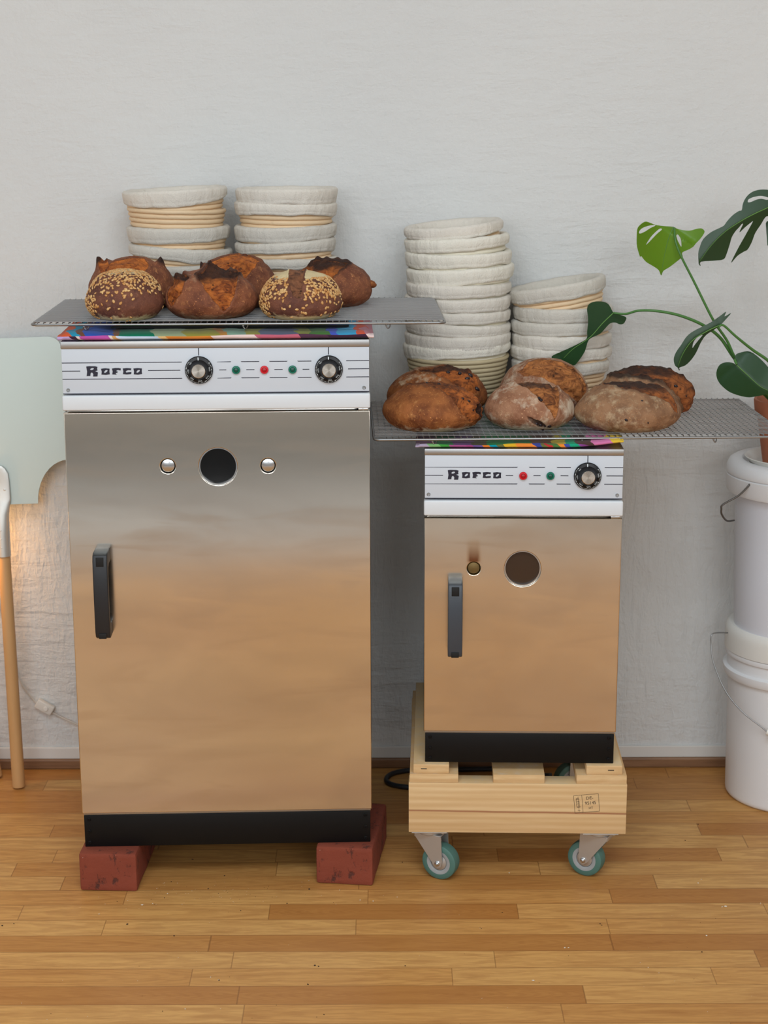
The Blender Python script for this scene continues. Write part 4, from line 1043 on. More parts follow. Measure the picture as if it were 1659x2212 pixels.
# heat-treatment stamp: frame, wheat-ear mark, codes
sm = MB(); SW, SH = .0455, .0345
def seg(a, b, wd): 
    a = Vector(a); b = Vector(b); n_ = (b - a).normalized(); p_ = Vector((-n_.y, n_.x)) * wd / 2
    sm.add([(q.x, q.y, 0) for q in (a - p_, b - p_, b + p_, a + p_)], [(0, 1, 2, 3)])
for a, b in (((0, 0), (SW, 0)), ((SW, 0), (SW, SH)), ((SW, SH), (0, SH)), ((0, SH), (0, 0)), ((.0150, 0), (.0150, SH))): seg(a, b, .0006)
seg((.0080, .002), (.0080, .032), .00055)
for k in range(4): seg((.0042, .013 + k * .0043), (.0085, .0135 + k * .0043), .0006)
for a, b in (((.0042, .0125), (.0040, .028)), ((.0085, .0108), (.0120, .0118)), ((.0042, .0105), (.0085, .0105)), ((.0040, .028), (.0062, .0290)), ((.0060, .0295), (.0100, .0262)), ((.0092, .0105), (.0092, .0235)), ((.0055, .004), (.0105, .004))): seg(a, b, .0006)
for s_, x_, z_, sz_ in (('DE-', .0290, .0272, .0088), ('95145', .0300, .0172, .0085), ('HT', .0300, .0075, .0062)):
    vs, fs = text_mesh(s_, sz_); sm.add(vs, fs, Matrix.Translation((x_, z_, 0)))
t = NT('faded_stamp_ink'); t.set(color=lin((70, 54, 42)), rough=.9); M['stamp'] = t.m
st = sm.build('stamp', M['stamp'], b_, smooth=False)
st.matrix_local = Matrix.Translation((.3075, -.0004, .1402)) @ STAND @ Matrix.Rotation(R(5.5), 4, 'Z')
# nails and a knot crack
nm = MB()
for x_, z_ in ((.028, .2235), (.372, .2235)): nm.box((x_, .0036, z_), (.011, .0014, .0013), .0004)
nm.build('board_cracks', M['recess_shade'], dl, False)

M['tyre'] = NT('grey_green_rubber').set(color=lin((78, 116, 106)), rough=.6).m
M['castor_rim'] = flat('grey_castor_rim', (158, 160, 160), .5)
def castor(x, y, trail, face_yaw, flip=1):
    root = empty('x', '', '', (0, 0, 0)); 
    del root['label']; del root['category']
    root.name = 'castor'
    root.parent = dl; root.location = (x, y, .0990)
    H = .0990; rw = .0345
    # frame: u = trailing direction, axle along v
    cy, sy = math.cos(face_yaw), math.sin(face_yaw)
    m = Matrix(((cy * trail, -sy, 0, 0), (sy * trail, cy, 0, 0), (0, 0, 1, 0), (0, 0, 0, 1)))
    pl = MB().box((0, 0, -.0012), (.066, .058, .0022), .0006); pl.lathe([(.021, -.0022), (.0235, -.0040), (.0235, -.0085), (.021, -.0105)], 32)
    for sx in (-1, 1):
        for sy_ in (-1, 1): pl.lathe([(.0042, -.0022), (.0042, -.005), (.0030, -.0058), (.0002, -.0058)], 6, Matrix.Translation((sx * .025, sy_ * .021, 0)))
    pl.build('mounting_plate', M['zinc'], root, True, 30)
    u0 = .024; wz = -(H - rw)
    fk = MB()
    side = [(-.0235, -.010), (.0165, -.010), (.0320, -.022), (.0330, wz + .006), (.0300, wz - .006), (u0, wz - .0085), (.0160, wz - .002), (-.006, -.038), (-.021, -.020)]
    side = [(-.0225, -.0085), (.0120, -.0085), (.0310, -.0115), (.0335, wz + .004), (.0310, wz - .006), (u0, wz - .0090), (.0165, wz - .0040), (-.0090, -.034), (-.0225, -.016)]
    for v0 in (-1, 1):
        yy = v0 * .0160
        n_ = len(side)
        vs = [(a, yy - .001, b) for a, b in side] + [(a, yy + .001, b) for a, b in side]
        fs = [tuple(range(n_)), tuple(reversed(range(n_, 2 * n_)))] + [(i, (i + 1) % n_, n_ + (i + 1) % n_, n_ + i) for i in range(n_)]
        fk.add(vs, fs, m)
    fk.box((.0040, 0, -.0100), (.053, .034, .0022), .0006, m)
    fk.b2((-.0235, -.017, -.018), (-.0215, .017, -.0090), .0006, m)
    fk.build('fork', M['zinc'], root, True, 30)
    wm = m @ Matrix.Translation((u0, 0, wz)) @ Matrix.Rotation(R(90), 4, 'X')
    wh = MB().lathe([(.0235, -.0125), (.0305, -.0125), (.0335, -.0105), (rw - .0003, -.006), (rw, 0), (rw - .0003, .006), (.0335, .0105), (.0305, .0125), (.0235, .0125)], 64, wm, closed=True).build('tyre', M['tyre'], root, True, 40)
    rim = MB(); rim.lathe([(.0160, -.0110), (.0175, -.0122), (.0238, -.0122), (.0238, .0122), (.0175, .0122), (.0160, .0110)], 48, wm, closed=True); rim.build('wheel_rim', M['castor_rim'], root, True, 40)
    hub = MB()
    for q in (-1, 1): hub.lathe([(.0162, q * .0085), (.0150, q * .0105), (.0100, q * .0120), (.0045, q * .0138), (.0002, q * .0138)], 40, wm)
    hub.build('hub_cap', M['zinc'], root, True, 30)
    bo = MB().lathe([(.0001, -.0215), (.0030, -.0213), (.0040, -.0195), (.0040, -.0172), (.0052, -.0170), (.0052, .0172), (.0040, .0178), (.0042, .0205), (.0022, .0215), (.0020, .0240), (.0001, .0240)], 20, wm)
    bo.build('axle_bolt', M['chrome'], root, True, 30)
castor(.0385, .0290, 1, R(-24)); castor(.3560, .0290, -1, R(-28))
castor(.0385, .4360, 1, R(-40)); castor(.3560, .4360, -1, R(20))

# ---------------------------------------------------------------- black cable on the floor behind the dolly
hz = .0056
cb = MB().tube(spline([(.30, 3.520, hz), (.16, 3.516, hz), (.10, 3.5135, hz), (.0542, 3.5105, hz), (.0190, 3.4948, hz), (.0035, 3.4634, hz), (.0136, 3.4324, hz), (.0528, 3.4150, hz), (.10, 3.415, hz), (.17, 3.44, hz), (.24, 3.470, hz), (.36, 3.480, hz)], 8), .0055, 12)
tag(cb.build('power_cable', M['blackplastic'], None, True, 0), 'thick black cable looping on the floor behind the castor dolly', 'cable')

# ---------------------------------------------------------------- white pails
t = NT('white_polythene'); t.set(color=t.mix(t.noise(3, 3).outputs[0], lin((230, 230, 232)), lin((236, 235, 235))), rough=.42, sss=.0); M['pail'] = t.m
M['pail_warm'] = flat('creamy_white_polythene', (230, 227, 220), .42)
t = NT('translucent_white_polythene'); t.set(color=lin((226, 228, 236)), rough=.45); M['pail_cool'] = t.m
lp_ = empty('lidded_pail', 'white plastic pail standing on the floor under a second pail', 'bucket', (.848, 3.398, 0), 0, 'white pails stacked at the right edge')
rb, rt = .1280, .1330
MB().lathe([(.0002, .004), (rb - .012, .004), (rb - .010, .0), (rb - .004, .0015), (rb - .0006, .006), (rb, .012), (rt, .300), (rt, .302)], 96).build('body', M['pail'], lp_, True, 40)
MB().lathe([(rt - .001, .2620), (rt + .0075, .2660), (rt + .0105, .2740), (rt + .0105, .2830), (rt + .0030, .2860), (rt + .0020, .3080), (rt + .0070, .3110), (rt + .0085, .3170), (rt + .0075, .3210), (rt - .001, .3215)], 96, closed=True).build('collar', M['pail'], lp_, True, 40)
lid = MB().lathe([(.0002, .3560), (rt - .0220, .3560), (rt - .0170, .3590), (rt - .0150, .3700), (rt - .0110, .3745), (rt + .0010, .3745), (rt + .0060, .3700), (rt + .0085, .3600), (rt + .0095, .3530), (rt + .0095, .3225), (rt + .0060, .3218), (rt - .002, .3218), (rt - .002, .350), (.0002, .352)], 96).build('lid', M['pail_warm'], lp_, True, 35)
lk = MB()
for k in (-118, -112.5):
    a = R(k); lk.box(((rt + .0105) * math.cos(a) , (rt + .0105) * math.sin(a), .3395), (.004, .003, .012), .001, None)
for k in range(-140, -60, 4):
    pass
lk.build('tamper_tabs', M['pail_warm'], lp_, True, 40)
bail = spline([(-.1420, -.030, .2800), (-.1735, -.100, .2800 + .078), (-.1850, -.128, .3602), (-.1855, -.129, .3400), (-.1835, -.129, .3069), (-.1617, -.1285, .2531), (-.1323, -.132, .2187), (-.0892, -.136, .1939), (-.0785, -.138, .1840)], 6)
bail = spline([(-.1435, -.0200, .3580), (-.1680, -.0330, .3620), (-.1800, -.0400, .3600), (-.1810, -.0440, .3400), (-.1770, -.0560, .3060), (-.1560, -.0800, .2550), (-.1250, -.1050, .2180), (-.0870, -.1250, .1910), (-.0740, -.1310, .1820), (-.0500, -.1380, .1760), (.02, -.145, .170)], 6)
MB().tube(bail, .0014, 10).build('bail_wire', M['wire'], lp_, True, 0)
MB().tube([(-.0790, -.1300, .1845), (-.0500, -.1385, .1765), (.0, -.1450, .1720)], .0070, 16).build('bail_grip', M['pail_warm'], lp_, True, 40)

up = empty('lidded_pail', 'bluish white plastic pail with lid, stacked on the lower pail', 'bucket', (.8450, 3.388, .3566), 0, 'white pails stacked at the right edge')
zb = .3566
MB().lathe([(.0002, .004), (.112, .004), (.115, .0), (.1180, .0015), (.1225, .008), (.1240, .014), (.1345, .300), (.1345, .340)], 96).build('body', M['pail_cool'], up, True, 40)
MB().lathe([(.134, .2960), (.1500, .2990), (.1520, .3040), (.1535, .3330), (.1500, .3360), (.134, .3362)], 96, closed=True).build('collar', M['pail'], up, True, 35)
MB().lathe([(.0002, .3480), (.1130, .3480), (.1150, .3500), (.1180, .3600), (.1230, .3640), (.1400, .3640), (.1480, .3590), (.1530, .3480), (.1540, .3400), (.1530, .3368), (.1340, .3366), (.133, .344), (.0002, .344)], 96).build('lid', M['pail'], up, True, 35)
bl = [(-.1180, -.0920, .6857 - zb), (-.1225, -.0975, .6810 - zb), (-.1500, -.0900, .6600 - zb), (-.1740, -.0860, .6447 - zb), (-.1765, -.0840, .6360 - zb), (-.1745, -.0800, .6230 - zb), (-.1640, -.0660, .6080 - zb), (-.1400, -.0400, .598 - zb)]
bl = [(-.1270, -.0860, .6868 - zb), (-.1300, -.0880, .6830 - zb), (-.1480, -.0870, .6640 - zb), (-.1770, -.0860, .6462 - zb), (-.1795, -.0850, .6370 - zb), (-.1775, -.0810, .6250 - zb), (-.1640, -.0660, .6085 - zb), (-.1400, -.0200, .5980 - zb)]
M['bail_dark'] = flat('dull_steel_wire', (104, 100, 96), .45, .8)
MB().tube(spline(bl, 5), .0019, 10).build('bail_wire', M['bail_dark'], up, True, 0)

# ---------------------------------------------------------------- saucer, pot, monstera
M['ceramic'] = flat('glazed_white_saucer', (224, 222, 214), .3)
t = NT('terracotta'); c = t.mix(t.noise(14, 5, .6).outputs[0], lin((166, 96, 66)), lin((190, 122, 90)))
c = t.mix(t.math('MULTIPLY', ramp01(t, t.noise(8, 4, .7, t.mapping((1, 1, 2.5))).outputs[0], .58, .72), .35), c, lin((120, 66, 44)))
t.set(color=c, rough=.85); M['terracotta'] = t.m
M['soil'] = NT('potting_soil').set(color=lin((52, 38, 28)), rough=.95).m
PX, PY = .8250, 3.365; PZ = .3566 + .3482
sau = MB().lathe([(.0002, .002), (.072, .002), (.076, 0), (.084, .001), (.092, .010), (.1010, .0235), (.1035, .0250), (.1020, .0262), (.0960, .0240), (.0850, .0100), (.078, .0060), (.0002, .0060)], 72).build('plant_saucer', M['ceramic'], None, True, 35, loc=(PX, PY, PZ))
tag(sau, 'white saucer on the upper pail lid under the terracotta pot', 'saucer')
pl_ = empty('monstera_plant', 'monstera with split dark green leaves in a terracotta pot on the pails', 'plant', (PX, PY, PZ + .0062))
pz0 = PZ + .0062
hp = .8450 - pz0
MB().lathe([(.0002, .0), (.064, .0), (.067, .002), (.0820, hp - .036), (.0825, hp - .034), (.0870, hp - .033), (.0905, hp - .003), (.0895, hp), (.0845, hp), (.0830, hp - .004), (.0790, hp - .03), (.062, .008), (.0002, .008)], 72).build('pot', M['terracotta'], pl_, True, 35)
sb = MB().lathe([(.0002, hp - .016), (.03, hp - .015), (.0795, hp - .020), (.078, hp - .034), (.0002, hp - .034)], 48); sb.v = [(x_, y_, z_ + .002 * noise.noise(Vector((x_, y_, 0)) * 70)) for x_, y_, z_ in sb.v]
sb.build('soil', M['soil'], pl_, True, 60)
M['stem'] = NT('green_stem').set(color=lin((74, 122, 56)), rough=.45).m
M['vein'] = NT('pale_green_vein').set(color=lin((96, 142, 62)), rough=.5).m
def leafmat(name, a, b, tr, trc):
    t = NT(name)
    c = t.mix(t.noise(10, 4).outputs[0], lin(a), lin(b))
    t.set(color=c, rough=.38, spec=.5, normal=t.bump(t.noise(60, 3).outputs[0], .12, .002))
    tl = t.n.new('ShaderNodeBsdfTranslucent'); tl.inputs[0].default_value = lin(trc)
    mx = t.n.new('ShaderNodeMixShader'); mx.inputs[0].default_value = tr
    t.L(t.b.outputs[0], mx.inputs[1]); t.L(tl.outputs[0], mx.inputs[2]); t.L(mx.outputs[0], t.n['Material Output'].inputs[0])
    return t.m
M['leaf'] = leafmat('glossy_dark_leaf', (22, 58, 26), (36, 78, 36), .12, (60, 130, 30))
M['leaf_grey'] = leafmat('dusty_dark_leaf', (34, 62, 36), (50, 82, 50), .10, (60, 120, 40))
M['leaf_bright'] = leafmat('young_translucent_leaf', (104, 146, 32), (126, 166, 42), .30, (140, 200, 36))  # yellow-green of its own, in a thin translucent leaf
LEAVES = {
 'A': (3.3, [(0.4925, 1.1995), (0.4829, 1.194), (0.4774, 1.1867), (0.4774, 1.1697), (0.4792, 1.1535), (0.4873, 1.1323), (0.4893, 1.134), (0.4999, 1.1225), (0.515, 1.1135), (0.5268, 1.1053), (0.5326, 1.0946), (0.5359, 1.1036), (0.5463, 1.1109), (0.5574, 1.1207), (0.5654, 1.128), (0.5693, 1.1321), (0.5682, 1.1402), (0.5811, 1.1475), (0.5985, 1.1629), (0.607, 1.1758), (0.6073, 1.1815), (0.6025, 1.1852), (0.5944, 1.184), (0.5831, 1.1805), (0.5716, 1.1808), (0.5601, 1.1833), (0.5509, 1.1873), (0.5304, 1.1898), (0.514, 1.1926), (0.5024, 1.1972)],
  [[(0.4816, 1.1811), (0.4864, 1.1867), (0.4977, 1.1907), (0.5091, 1.1923), (0.5143, 1.191), (0.5044, 1.1867), (0.4947, 1.181), (0.4866, 1.1778), (0.4822, 1.1778)], [(0.498, 1.1559), (0.5066, 1.1697), (0.516, 1.1794), (0.524, 1.1853), (0.5277, 1.1832), (0.5194, 1.1761), (0.5099, 1.1664), (0.502, 1.1583)], [(0.5559, 1.1711), (0.5588, 1.1736), (0.5622, 1.1695), (0.565, 1.1614), (0.5659, 1.1508), (0.5619, 1.1565), (0.5584, 1.163)]],
  [(0.5521, 1.1865), (0.5433, 1.1712), (0.5363, 1.1371), (0.5325, 1.0954)]),
 'B': (3.28, [(0.5959, 1.1386), (0.5986, 1.1515), (0.6046, 1.166), (0.6187, 1.1789), (0.6346, 1.1869), (0.6426, 1.1914), (0.6487, 1.1997), (0.6596, 1.2109), (0.6706, 1.2181), (0.6757, 1.2196), (0.6781, 1.2316), (0.6841, 1.2428), (0.6934, 1.2515), (0.7061, 1.2563), (0.7222, 1.257), (0.7386, 1.2538), (0.7503, 1.2458), (0.7542, 1.233), (0.7516, 1.2202), (0.744, 1.2106), (0.7311, 1.2075), (0.7231, 1.2059), (0.7157, 1.1915), (0.7067, 1.1754), (0.7026, 1.1593), (0.696, 1.144), (0.6888, 1.1399), (0.6761, 1.1319), (0.6645, 1.1189), (0.6755, 1.1465), (0.6873, 1.1722), (0.6983, 1.1971), (0.6951, 1.1964), (0.6834, 1.1867), (0.674, 1.1779), (0.679, 1.1932), (0.6763, 1.1935), (0.672, 1.1876), (0.6658, 1.1804), (0.6598, 1.1691), (0.6572, 1.1546), (0.6531, 1.1368), (0.6478, 1.1263), (0.6291, 1.1247), (0.6014, 1.1237), (0.602, 1.1156), (0.5974, 1.1208)],
  [[(0.6871, 1.2356), (0.6891, 1.2396), (0.6986, 1.2435), (0.7115, 1.2456), (0.7229, 1.2435), (0.7295, 1.2403), (0.7231, 1.2382), (0.7133, 1.2403), (0.7037, 1.2387), (0.6942, 1.2348), (0.6885, 1.2337)]],
  [(0.7493, 1.233), (0.7239, 1.2235), (0.6953, 1.2108), (0.6715, 1.198), (0.6431, 1.1788), (0.6181, 1.1531), (0.5993, 1.1256)]),
 'C': (3.24, [(0.6471, 1.0327), (0.6344, 1.0239), (0.6197, 1.0139), (0.6048, 1.0064), (0.585, 0.9963), (0.5728, 0.9862), (0.5633, 0.971), (0.5537, 0.9558), (0.5504, 0.943), (0.5533, 0.9315), (0.5586, 0.9272), (0.5621, 0.9213), (0.5636, 0.922), (0.5624, 0.9272), (0.5749, 0.9302), (0.5872, 0.9404), (0.5967, 0.9556), (0.6024, 0.9734), (0.6106, 0.9886), (0.6253, 0.9987), (0.6375, 1.0088), (0.646, 1.0176), (0.6568, 1.0302), (0.6444, 1.0239)],
  [[(0.5863, 0.9638), (0.5871, 0.976), (0.5931, 0.9849), (0.6035, 0.9897), (0.5983, 0.9811), (0.5911, 0.9709)]],
  [(0.6375, 1.0088), (0.6103, 0.9962), (0.5832, 0.9786), (0.5665, 0.9532), (0.5585, 0.929)]),
 'D': (3.26, [(0.6737, 0.9385), (0.6745, 0.9474), (0.6871, 0.952), (0.7023, 0.9525), (0.7181, 0.9422), (0.7339, 0.9267), (0.7451, 0.9112), (0.7486, 0.8932), (0.7442, 0.8777), (0.7317, 0.8725), (0.7114, 0.8674), (0.6961, 0.8661), (0.6702, 0.8727), (0.6544, 0.8831), (0.6436, 0.8961), (0.6396, 0.9115), (0.6448, 0.927), (0.6573, 0.9329), (0.6701, 0.9315), (0.6741, 0.9282)],
  [],
  [(0.6741, 0.9295), (0.694, 0.9114), (0.7207, 0.8881), (0.7442, 0.8777)]),
 'E': (3.322, [(0.4435, 1.0236), (0.4354, 1.0378), (0.4249, 1.0437), (0.4094, 1.0448), (0.3966, 1.0405), (0.3925, 1.0302), (0.3946, 1.0173), (0.3955, 1.0043), (0.3941, 0.9862), (0.3939, 0.9732), (0.3829, 0.9654), (0.3624, 0.9551), (0.3419, 0.946), (0.3264, 0.9382), (0.3318, 0.9304), (0.3475, 0.9238), (0.3684, 0.9198), (0.3761, 0.9237), (0.3911, 0.9472), (0.3984, 0.9706), (0.4188, 0.9809), (0.4289, 0.9913), (0.4389, 1.0016), (0.4493, 1.0029), (0.4571, 0.9995), (0.4648, 1.0002), (0.4698, 1.008), (0.4696, 1.0132), (0.4618, 1.0166), (0.4514, 1.0197)],
  [],
  [(0.4448, 1.0223), (0.4234, 1.0017), (0.4008, 0.9758), (0.3677, 0.9524), (0.3499, 0.9342)]),
 'F': (3.34, [(0.7367, 1.1938), (0.7362, 1.1807), (0.7378, 1.1643), (0.7415, 1.1462), (0.7567, 1.1577), (0.7622, 1.1806), (0.7515, 1.1954)],
  [],
  [(0.7483, 1.1946), (0.746, 1.1741), (0.7419, 1.1487)]),
}
STEMS = [
 ('A', [(0.552, 3.297, 1.1863), (0.5526, 3.285, 1.1629), (0.5634, 3.28, 1.1346), (0.5916, 3.285, 1.0843), (0.6307, 3.29, 1.013), (0.661, 3.3, 0.9715), (0.6845, 3.31, 0.9296), (0.7357, 3.335, 0.871), (0.7658, 3.35, 0.8426)]),
 ('E', [(0.4432, 3.315, 1.023), (0.4666, 3.31, 1.0218), (0.4899, 3.3, 1.0291), (0.5238, 3.29, 1.0293), (0.5684, 3.29, 1.0203), (0.6144, 3.295, 1.0009), (0.6493, 3.305, 0.9754), (0.6818, 3.315, 0.9325), (0.7356, 3.335, 0.8728), (0.768, 3.352, 0.8423)]),
 ('C', [(0.6325, 3.237, 1.0056), (0.6417, 3.24, 1.0078), (0.6683, 3.25, 0.9853), (0.7044, 3.27, 0.9577), (0.7457, 3.29, 0.9279), (0.7794, 3.33, 0.8808), (0.7882, 3.36, 0.8408)]),
 ('D', [(0.6732, 3.258, 0.9311), (0.6726, 3.27, 0.9373), (0.688, 3.29, 0.9218), (0.732, 3.32, 0.8808), (0.7683, 3.345, 0.8435)]),
 ('B', [(0.7495, 3.277, 1.2336), (0.7825, 3.28, 1.1972), (0.8061, 3.3, 1.0909), (0.8056, 3.34, 0.943), (0.7928, 3.36, 0.8408)]),
 ('F', [(0.7475, 3.338, 1.1951), (0.7765, 3.34, 1.158), (0.8006, 3.35, 0.9961), (0.7985, 3.365, 0.8399)]),
]

def pip(p, poly):
    x, y = p; ins = False; j = len(poly) - 1
    for i in range(len(poly)):
        xi, yi = poly[i]; xj, yj = poly[j]
        if (yi > y) != (yj > y) and x < (xj - xi) * (y - yi) / (yj - yi) + xi: ins = not ins
        j = i
    return ins
def smooth2(poly, per=4):
    return [(v.x, v.y) for v in spline([(a, b, 0) for a, b in poly], per, True)]
def leaf(key, mat, label, fold, tilt, droop):
    Y, outl, holes, mid = LEAVES[key]
    per = 3
    outl = smooth2(outl, per); holes = [smooth2(h_, per) for h_ in holes]
    midv = spline([(a, b, 0) for a, b in mid], 6)
    tot = (midv[-1] - midv[0]).length
    def dist(x, z):
        best = 9; side = 1; k = 0
        for i in range(len(midv) - 1):
            a = midv[i]; b = midv[i + 1]; d = b - a
            t_ = max(0, min(1, ((x - a.x) * d.x + (z - a.y) * d.y) / max(d.length_squared, 1e-12)))
            q = a + d * t_; dd = math.hypot(x - q.x, z - q.y)
            if dd < best: best = dd; k = (i + t_) / (len(midv) - 1); side = 1 if d.x * (z - a.y) - d.y * (x - a.x) > 0 else -1
        return best, side, k
    def depth(x, z):
        dd, s, k = dist(x, z)
        return fold(dd / tot, s, k) * tot + tilt * (k - .5) * tot + droop * (k - .4) ** 2 * tot
    xs = [p[0] for p in outl]; zs = [p[1] for p in outl]
    pts = list(outl); edges = [(i, (i + 1) % len(outl)) for i in range(len(outl))]
    for h_ in holes:
        b = len(pts); pts += h_; edges += [(b + i, b + (i + 1) % len(h_)) for i in range(len(h_))]
    stp = .0042
    x = min(xs)
    while x < max(xs):
        z = min(zs)
        while z < max(zs):
            q = (x + stp * .3 * math.sin(z * 900), z)
            if pip(q, outl) and not any(pip(q, h_) for h_ in holes): pts.append(q)
            z += stp
        x += stp
    vo, eo, fo, _, _, _ = geometry.delaunay_2d_cdt([Vector(p) for p in pts], edges, [], 0, 1e-6)
    faces = []
    for f in fo:
        c = sum((vo[i] for i in f), Vector((0, 0))) / len(f)
        if pip(c, outl) and not any(pip(c, h_) for h_ in holes): faces.append(tuple(f))
    org = Vector((PX, PY, PZ + .0062))
    th = .0007
    n = len(vo)
    mb = MB()
    dz = [depth(v.x, v.y) for v in vo]
    top = [Vector((v.x, Y + d, v.y)) - org for v, d in zip(vo, dz)]
    # shade with real thickness: front sheet, back sheet and the rim between them
    mb.v = [tuple(p) for p in top] + [tuple(p + Vector((0, th, 0))) for p in top]
    cnt = {}
    for f in faces:
        for i in range(len(f)):
            e = (f[i], f[(i + 1) % len(f)]); cnt.setdefault(tuple(sorted(e)), []).append(e)
    mb.f = list(faces) + [tuple(reversed([i + n for i in f])) for f in faces] + [(e[0][1], e[0][0], e[0][0] + n, e[0][1] + n) for e in cnt.values() if len(e) == 1]
    o = mb.build('leaf', M[mat], pl_, True, 50)
    if label: o['label'] = label
    rv = MB().tube([Vector((v.x, Y + depth(v.x, v.y) - .0001, v.y)) - org for v in midv], [.0011 * (1 - .7 * i / (len(midv) - 1)) for i in range(len(midv))], 8)
    rv.build('midrib', M['vein'], o, True, 0)
leaf('A', 'leaf_bright', 'bright yellow-green young leaf with slits, seen from below', lambda d, s, k: -.10 * d - .5 * d * d + (.35 * max(0, .25 - k) * 2), .15, .2)
leaf('B', 'leaf_grey', 'large dark leaf with deep splits at the upper right', lambda d, s, k: .55 * d if s > 0 else .25 * d, -.10, .1)
leaf('C', 'leaf_grey', 'narrow dark leaf seen nearly edge-on with one slit', lambda d, s, k: .8 * d if s > 0 else .15 * d, -.05, .1)
leaf('D', 'leaf', 'heart-shaped dark leaf low beside the pot', lambda d, s, k: .28 * d, -.18, .1)
leaf('E', 'leaf', 'long twisted leaf hanging in front of the proofing baskets', lambda d, s, k: (.14 * d if s > 0 else -.12 * d), -.02, .06)
leaf('F', 'leaf', None, lambda d, s, k: .3 * d, -.1, .1)
org = Vector((PX, PY, PZ + .0062))
for key, pts in STEMS:
    r0 = {'A': .0023, 'E': .0027, 'C': .0026, 'D': .0030, 'B': .0028, 'F': .0024}[key]
    sp = spline([Vector(p) - org for p in pts], 8)
    MB().tube(sp, [r0 * (.75 + .65 * i / len(sp)) for i in range(len(sp))], 10).build('stem', M['stem'], pl_, True, 0)

# ---------------------------------------------------------------- pizza peels leaning on the wall
t = NT('brushed_aluminium_sheet')
t.set(color=lin((198, 208, 202)), metal=.5, rough=.48, normal=t.bump(t.noise(200, 2, .5, t.mapping((.03, 1, 1))).outputs[0], .02, .0004)); M['alu'] = t.m
M['alu_cast'] = flat('pressed_aluminium', (206, 204, 198), .42, .6)
t = NT('beech_pole')
t.set(color=t.mix(t.noise(8, 4, .6, t.mapping((6, 6, .6))).outputs[0], lin((196, 148, 94)), lin((214, 168, 116))), rough=.5); M['beech'] = t.m
def peel(label, foot, top, blade, roll, hw, xoff):
    """foot: pole end on the floor; top: where the blade tip leans on the wall"""
    foot = Vector(foot); top = Vector(top)
    t = empty('bread_peel', label, 'peel', foot, 0, 'peels leaning on the wall')
    ax = (top - foot); Ltot = ax.length; zax = ax.normalized()
    xax = Vector((1, 0, 0)); xax = (xax - zax * xax.dot(zax)).normalized(); yax = zax.cross(xax)
    m = Matrix((xax, yax, zax)).transposed().to_4x4()
    t.matrix_world = Matrix.Translation(foot) @ m
    Lp = Ltot - blade['h'] - .0
    rp = .0135
    MB().lathe([(.0002, 0), (rp - .003, 0), (rp - .001, .001), (rp, .004), (rp * .97, Lp - .104), (rp * .9, Lp - .07), (.0002, Lp - .07)], 32).build('pole', M['beech'], t, True, 40)
    # ferrule: a tube that flattens into a rounded tongue riveted to the blade
    fv = []; nr = 24
    secs = [(Lp - .108, .0150, .0150, 0), (Lp - .060, .0155, .0150, 0), (Lp - .020, .0165, .0120, .001), (Lp + .004, .0210, .0045, .002), (Lp + .012, .0225, .0022, .0022), (Lp + .050, .0215, .0018, .0022), (Lp + .066, .0200, .0018, .0022), (Lp + .076, .0150, .0018, .0022), (Lp + .082, .0085, .0018, .0022), (Lp + .0840, .0010, .0016, .0022)]
    fm = MB()
    for z_, a, b, dy in secs:
        for k in range(nr):
            q = 2 * PI * k / nr
            fm.v.append((a * math.cos(q), -dy - .003 + b * math.sin(q) + (0 if z_ < Lp - .03 else 0), z_))
    for i in range(len(secs) - 1):
        for k in range(nr): fm.f.append((i * nr + k, i * nr + (k + 1) % nr, (i + 1) * nr + (k + 1) % nr, (i + 1) * nr + k))
    fm.f.append(tuple(reversed(range(nr))))
    fm.build('ferrule', M['alu_cast'], t, True, 40)
    rv = MB()
    for x_, z_ in ((0, Lp + .062), (-.011, Lp + .032), (.011, Lp + .032)): rv.lathe([(.0036, .0060), (.0030, .0078), (.0012, .0084), (.0002, .0084)], 16, Matrix.Translation((x_, .001, z_)) @ FRONT)
    for z_ in (Lp - .052, Lp - .070, Lp - .088): rv.lathe([(.0022, .0150), (.0018, .0192), (.0002, .0196)], 12, Matrix.Translation((0, .001, z_)) @ FRONT)
    rv.build('rivets', M['alu_cast'], t, True, 40)
    h_ = blade['h']; cr = .028
    half = [(hw * .52, 0)]
    for k in range(0, 11):                                   # concave shoulder
        a = R(9 * k); half.append((hw * .52 + (hw * .48) * (1 - math.cos(a)) , h_ * .26 * math.sin(a)))
    for k in range(0, 9):
        a = R(90 * k / 8); half.append((hw - cr + cr * math.cos(a), h_ - cr + cr * math.sin(a)))
    outline = half + [(-a, b) for a, b in reversed(half)]
    me = plate_mesh([[(a + xoff, b) for a, b in outline]], .0016, .0004, 1)
    me.transform(Matrix.Translation((0, 0.0002, Lp)))
    link_mesh('blade', me, M['alu'], t, 'keep', 40)
    return t
peel('aluminium bread peel leaning on the wall, its wide blade beside the tall oven', (-.7797, 3.432, 0.002), (-.8085, 3.5250, .9490), dict(h=.345), 0, .1420, .004)
peel('second bread peel at the left picture edge, only its pole end showing', (-.8400, 3.490, 0.002), (-1.08, 3.536, 1.40), dict(h=.30), 0, .1050, 0)

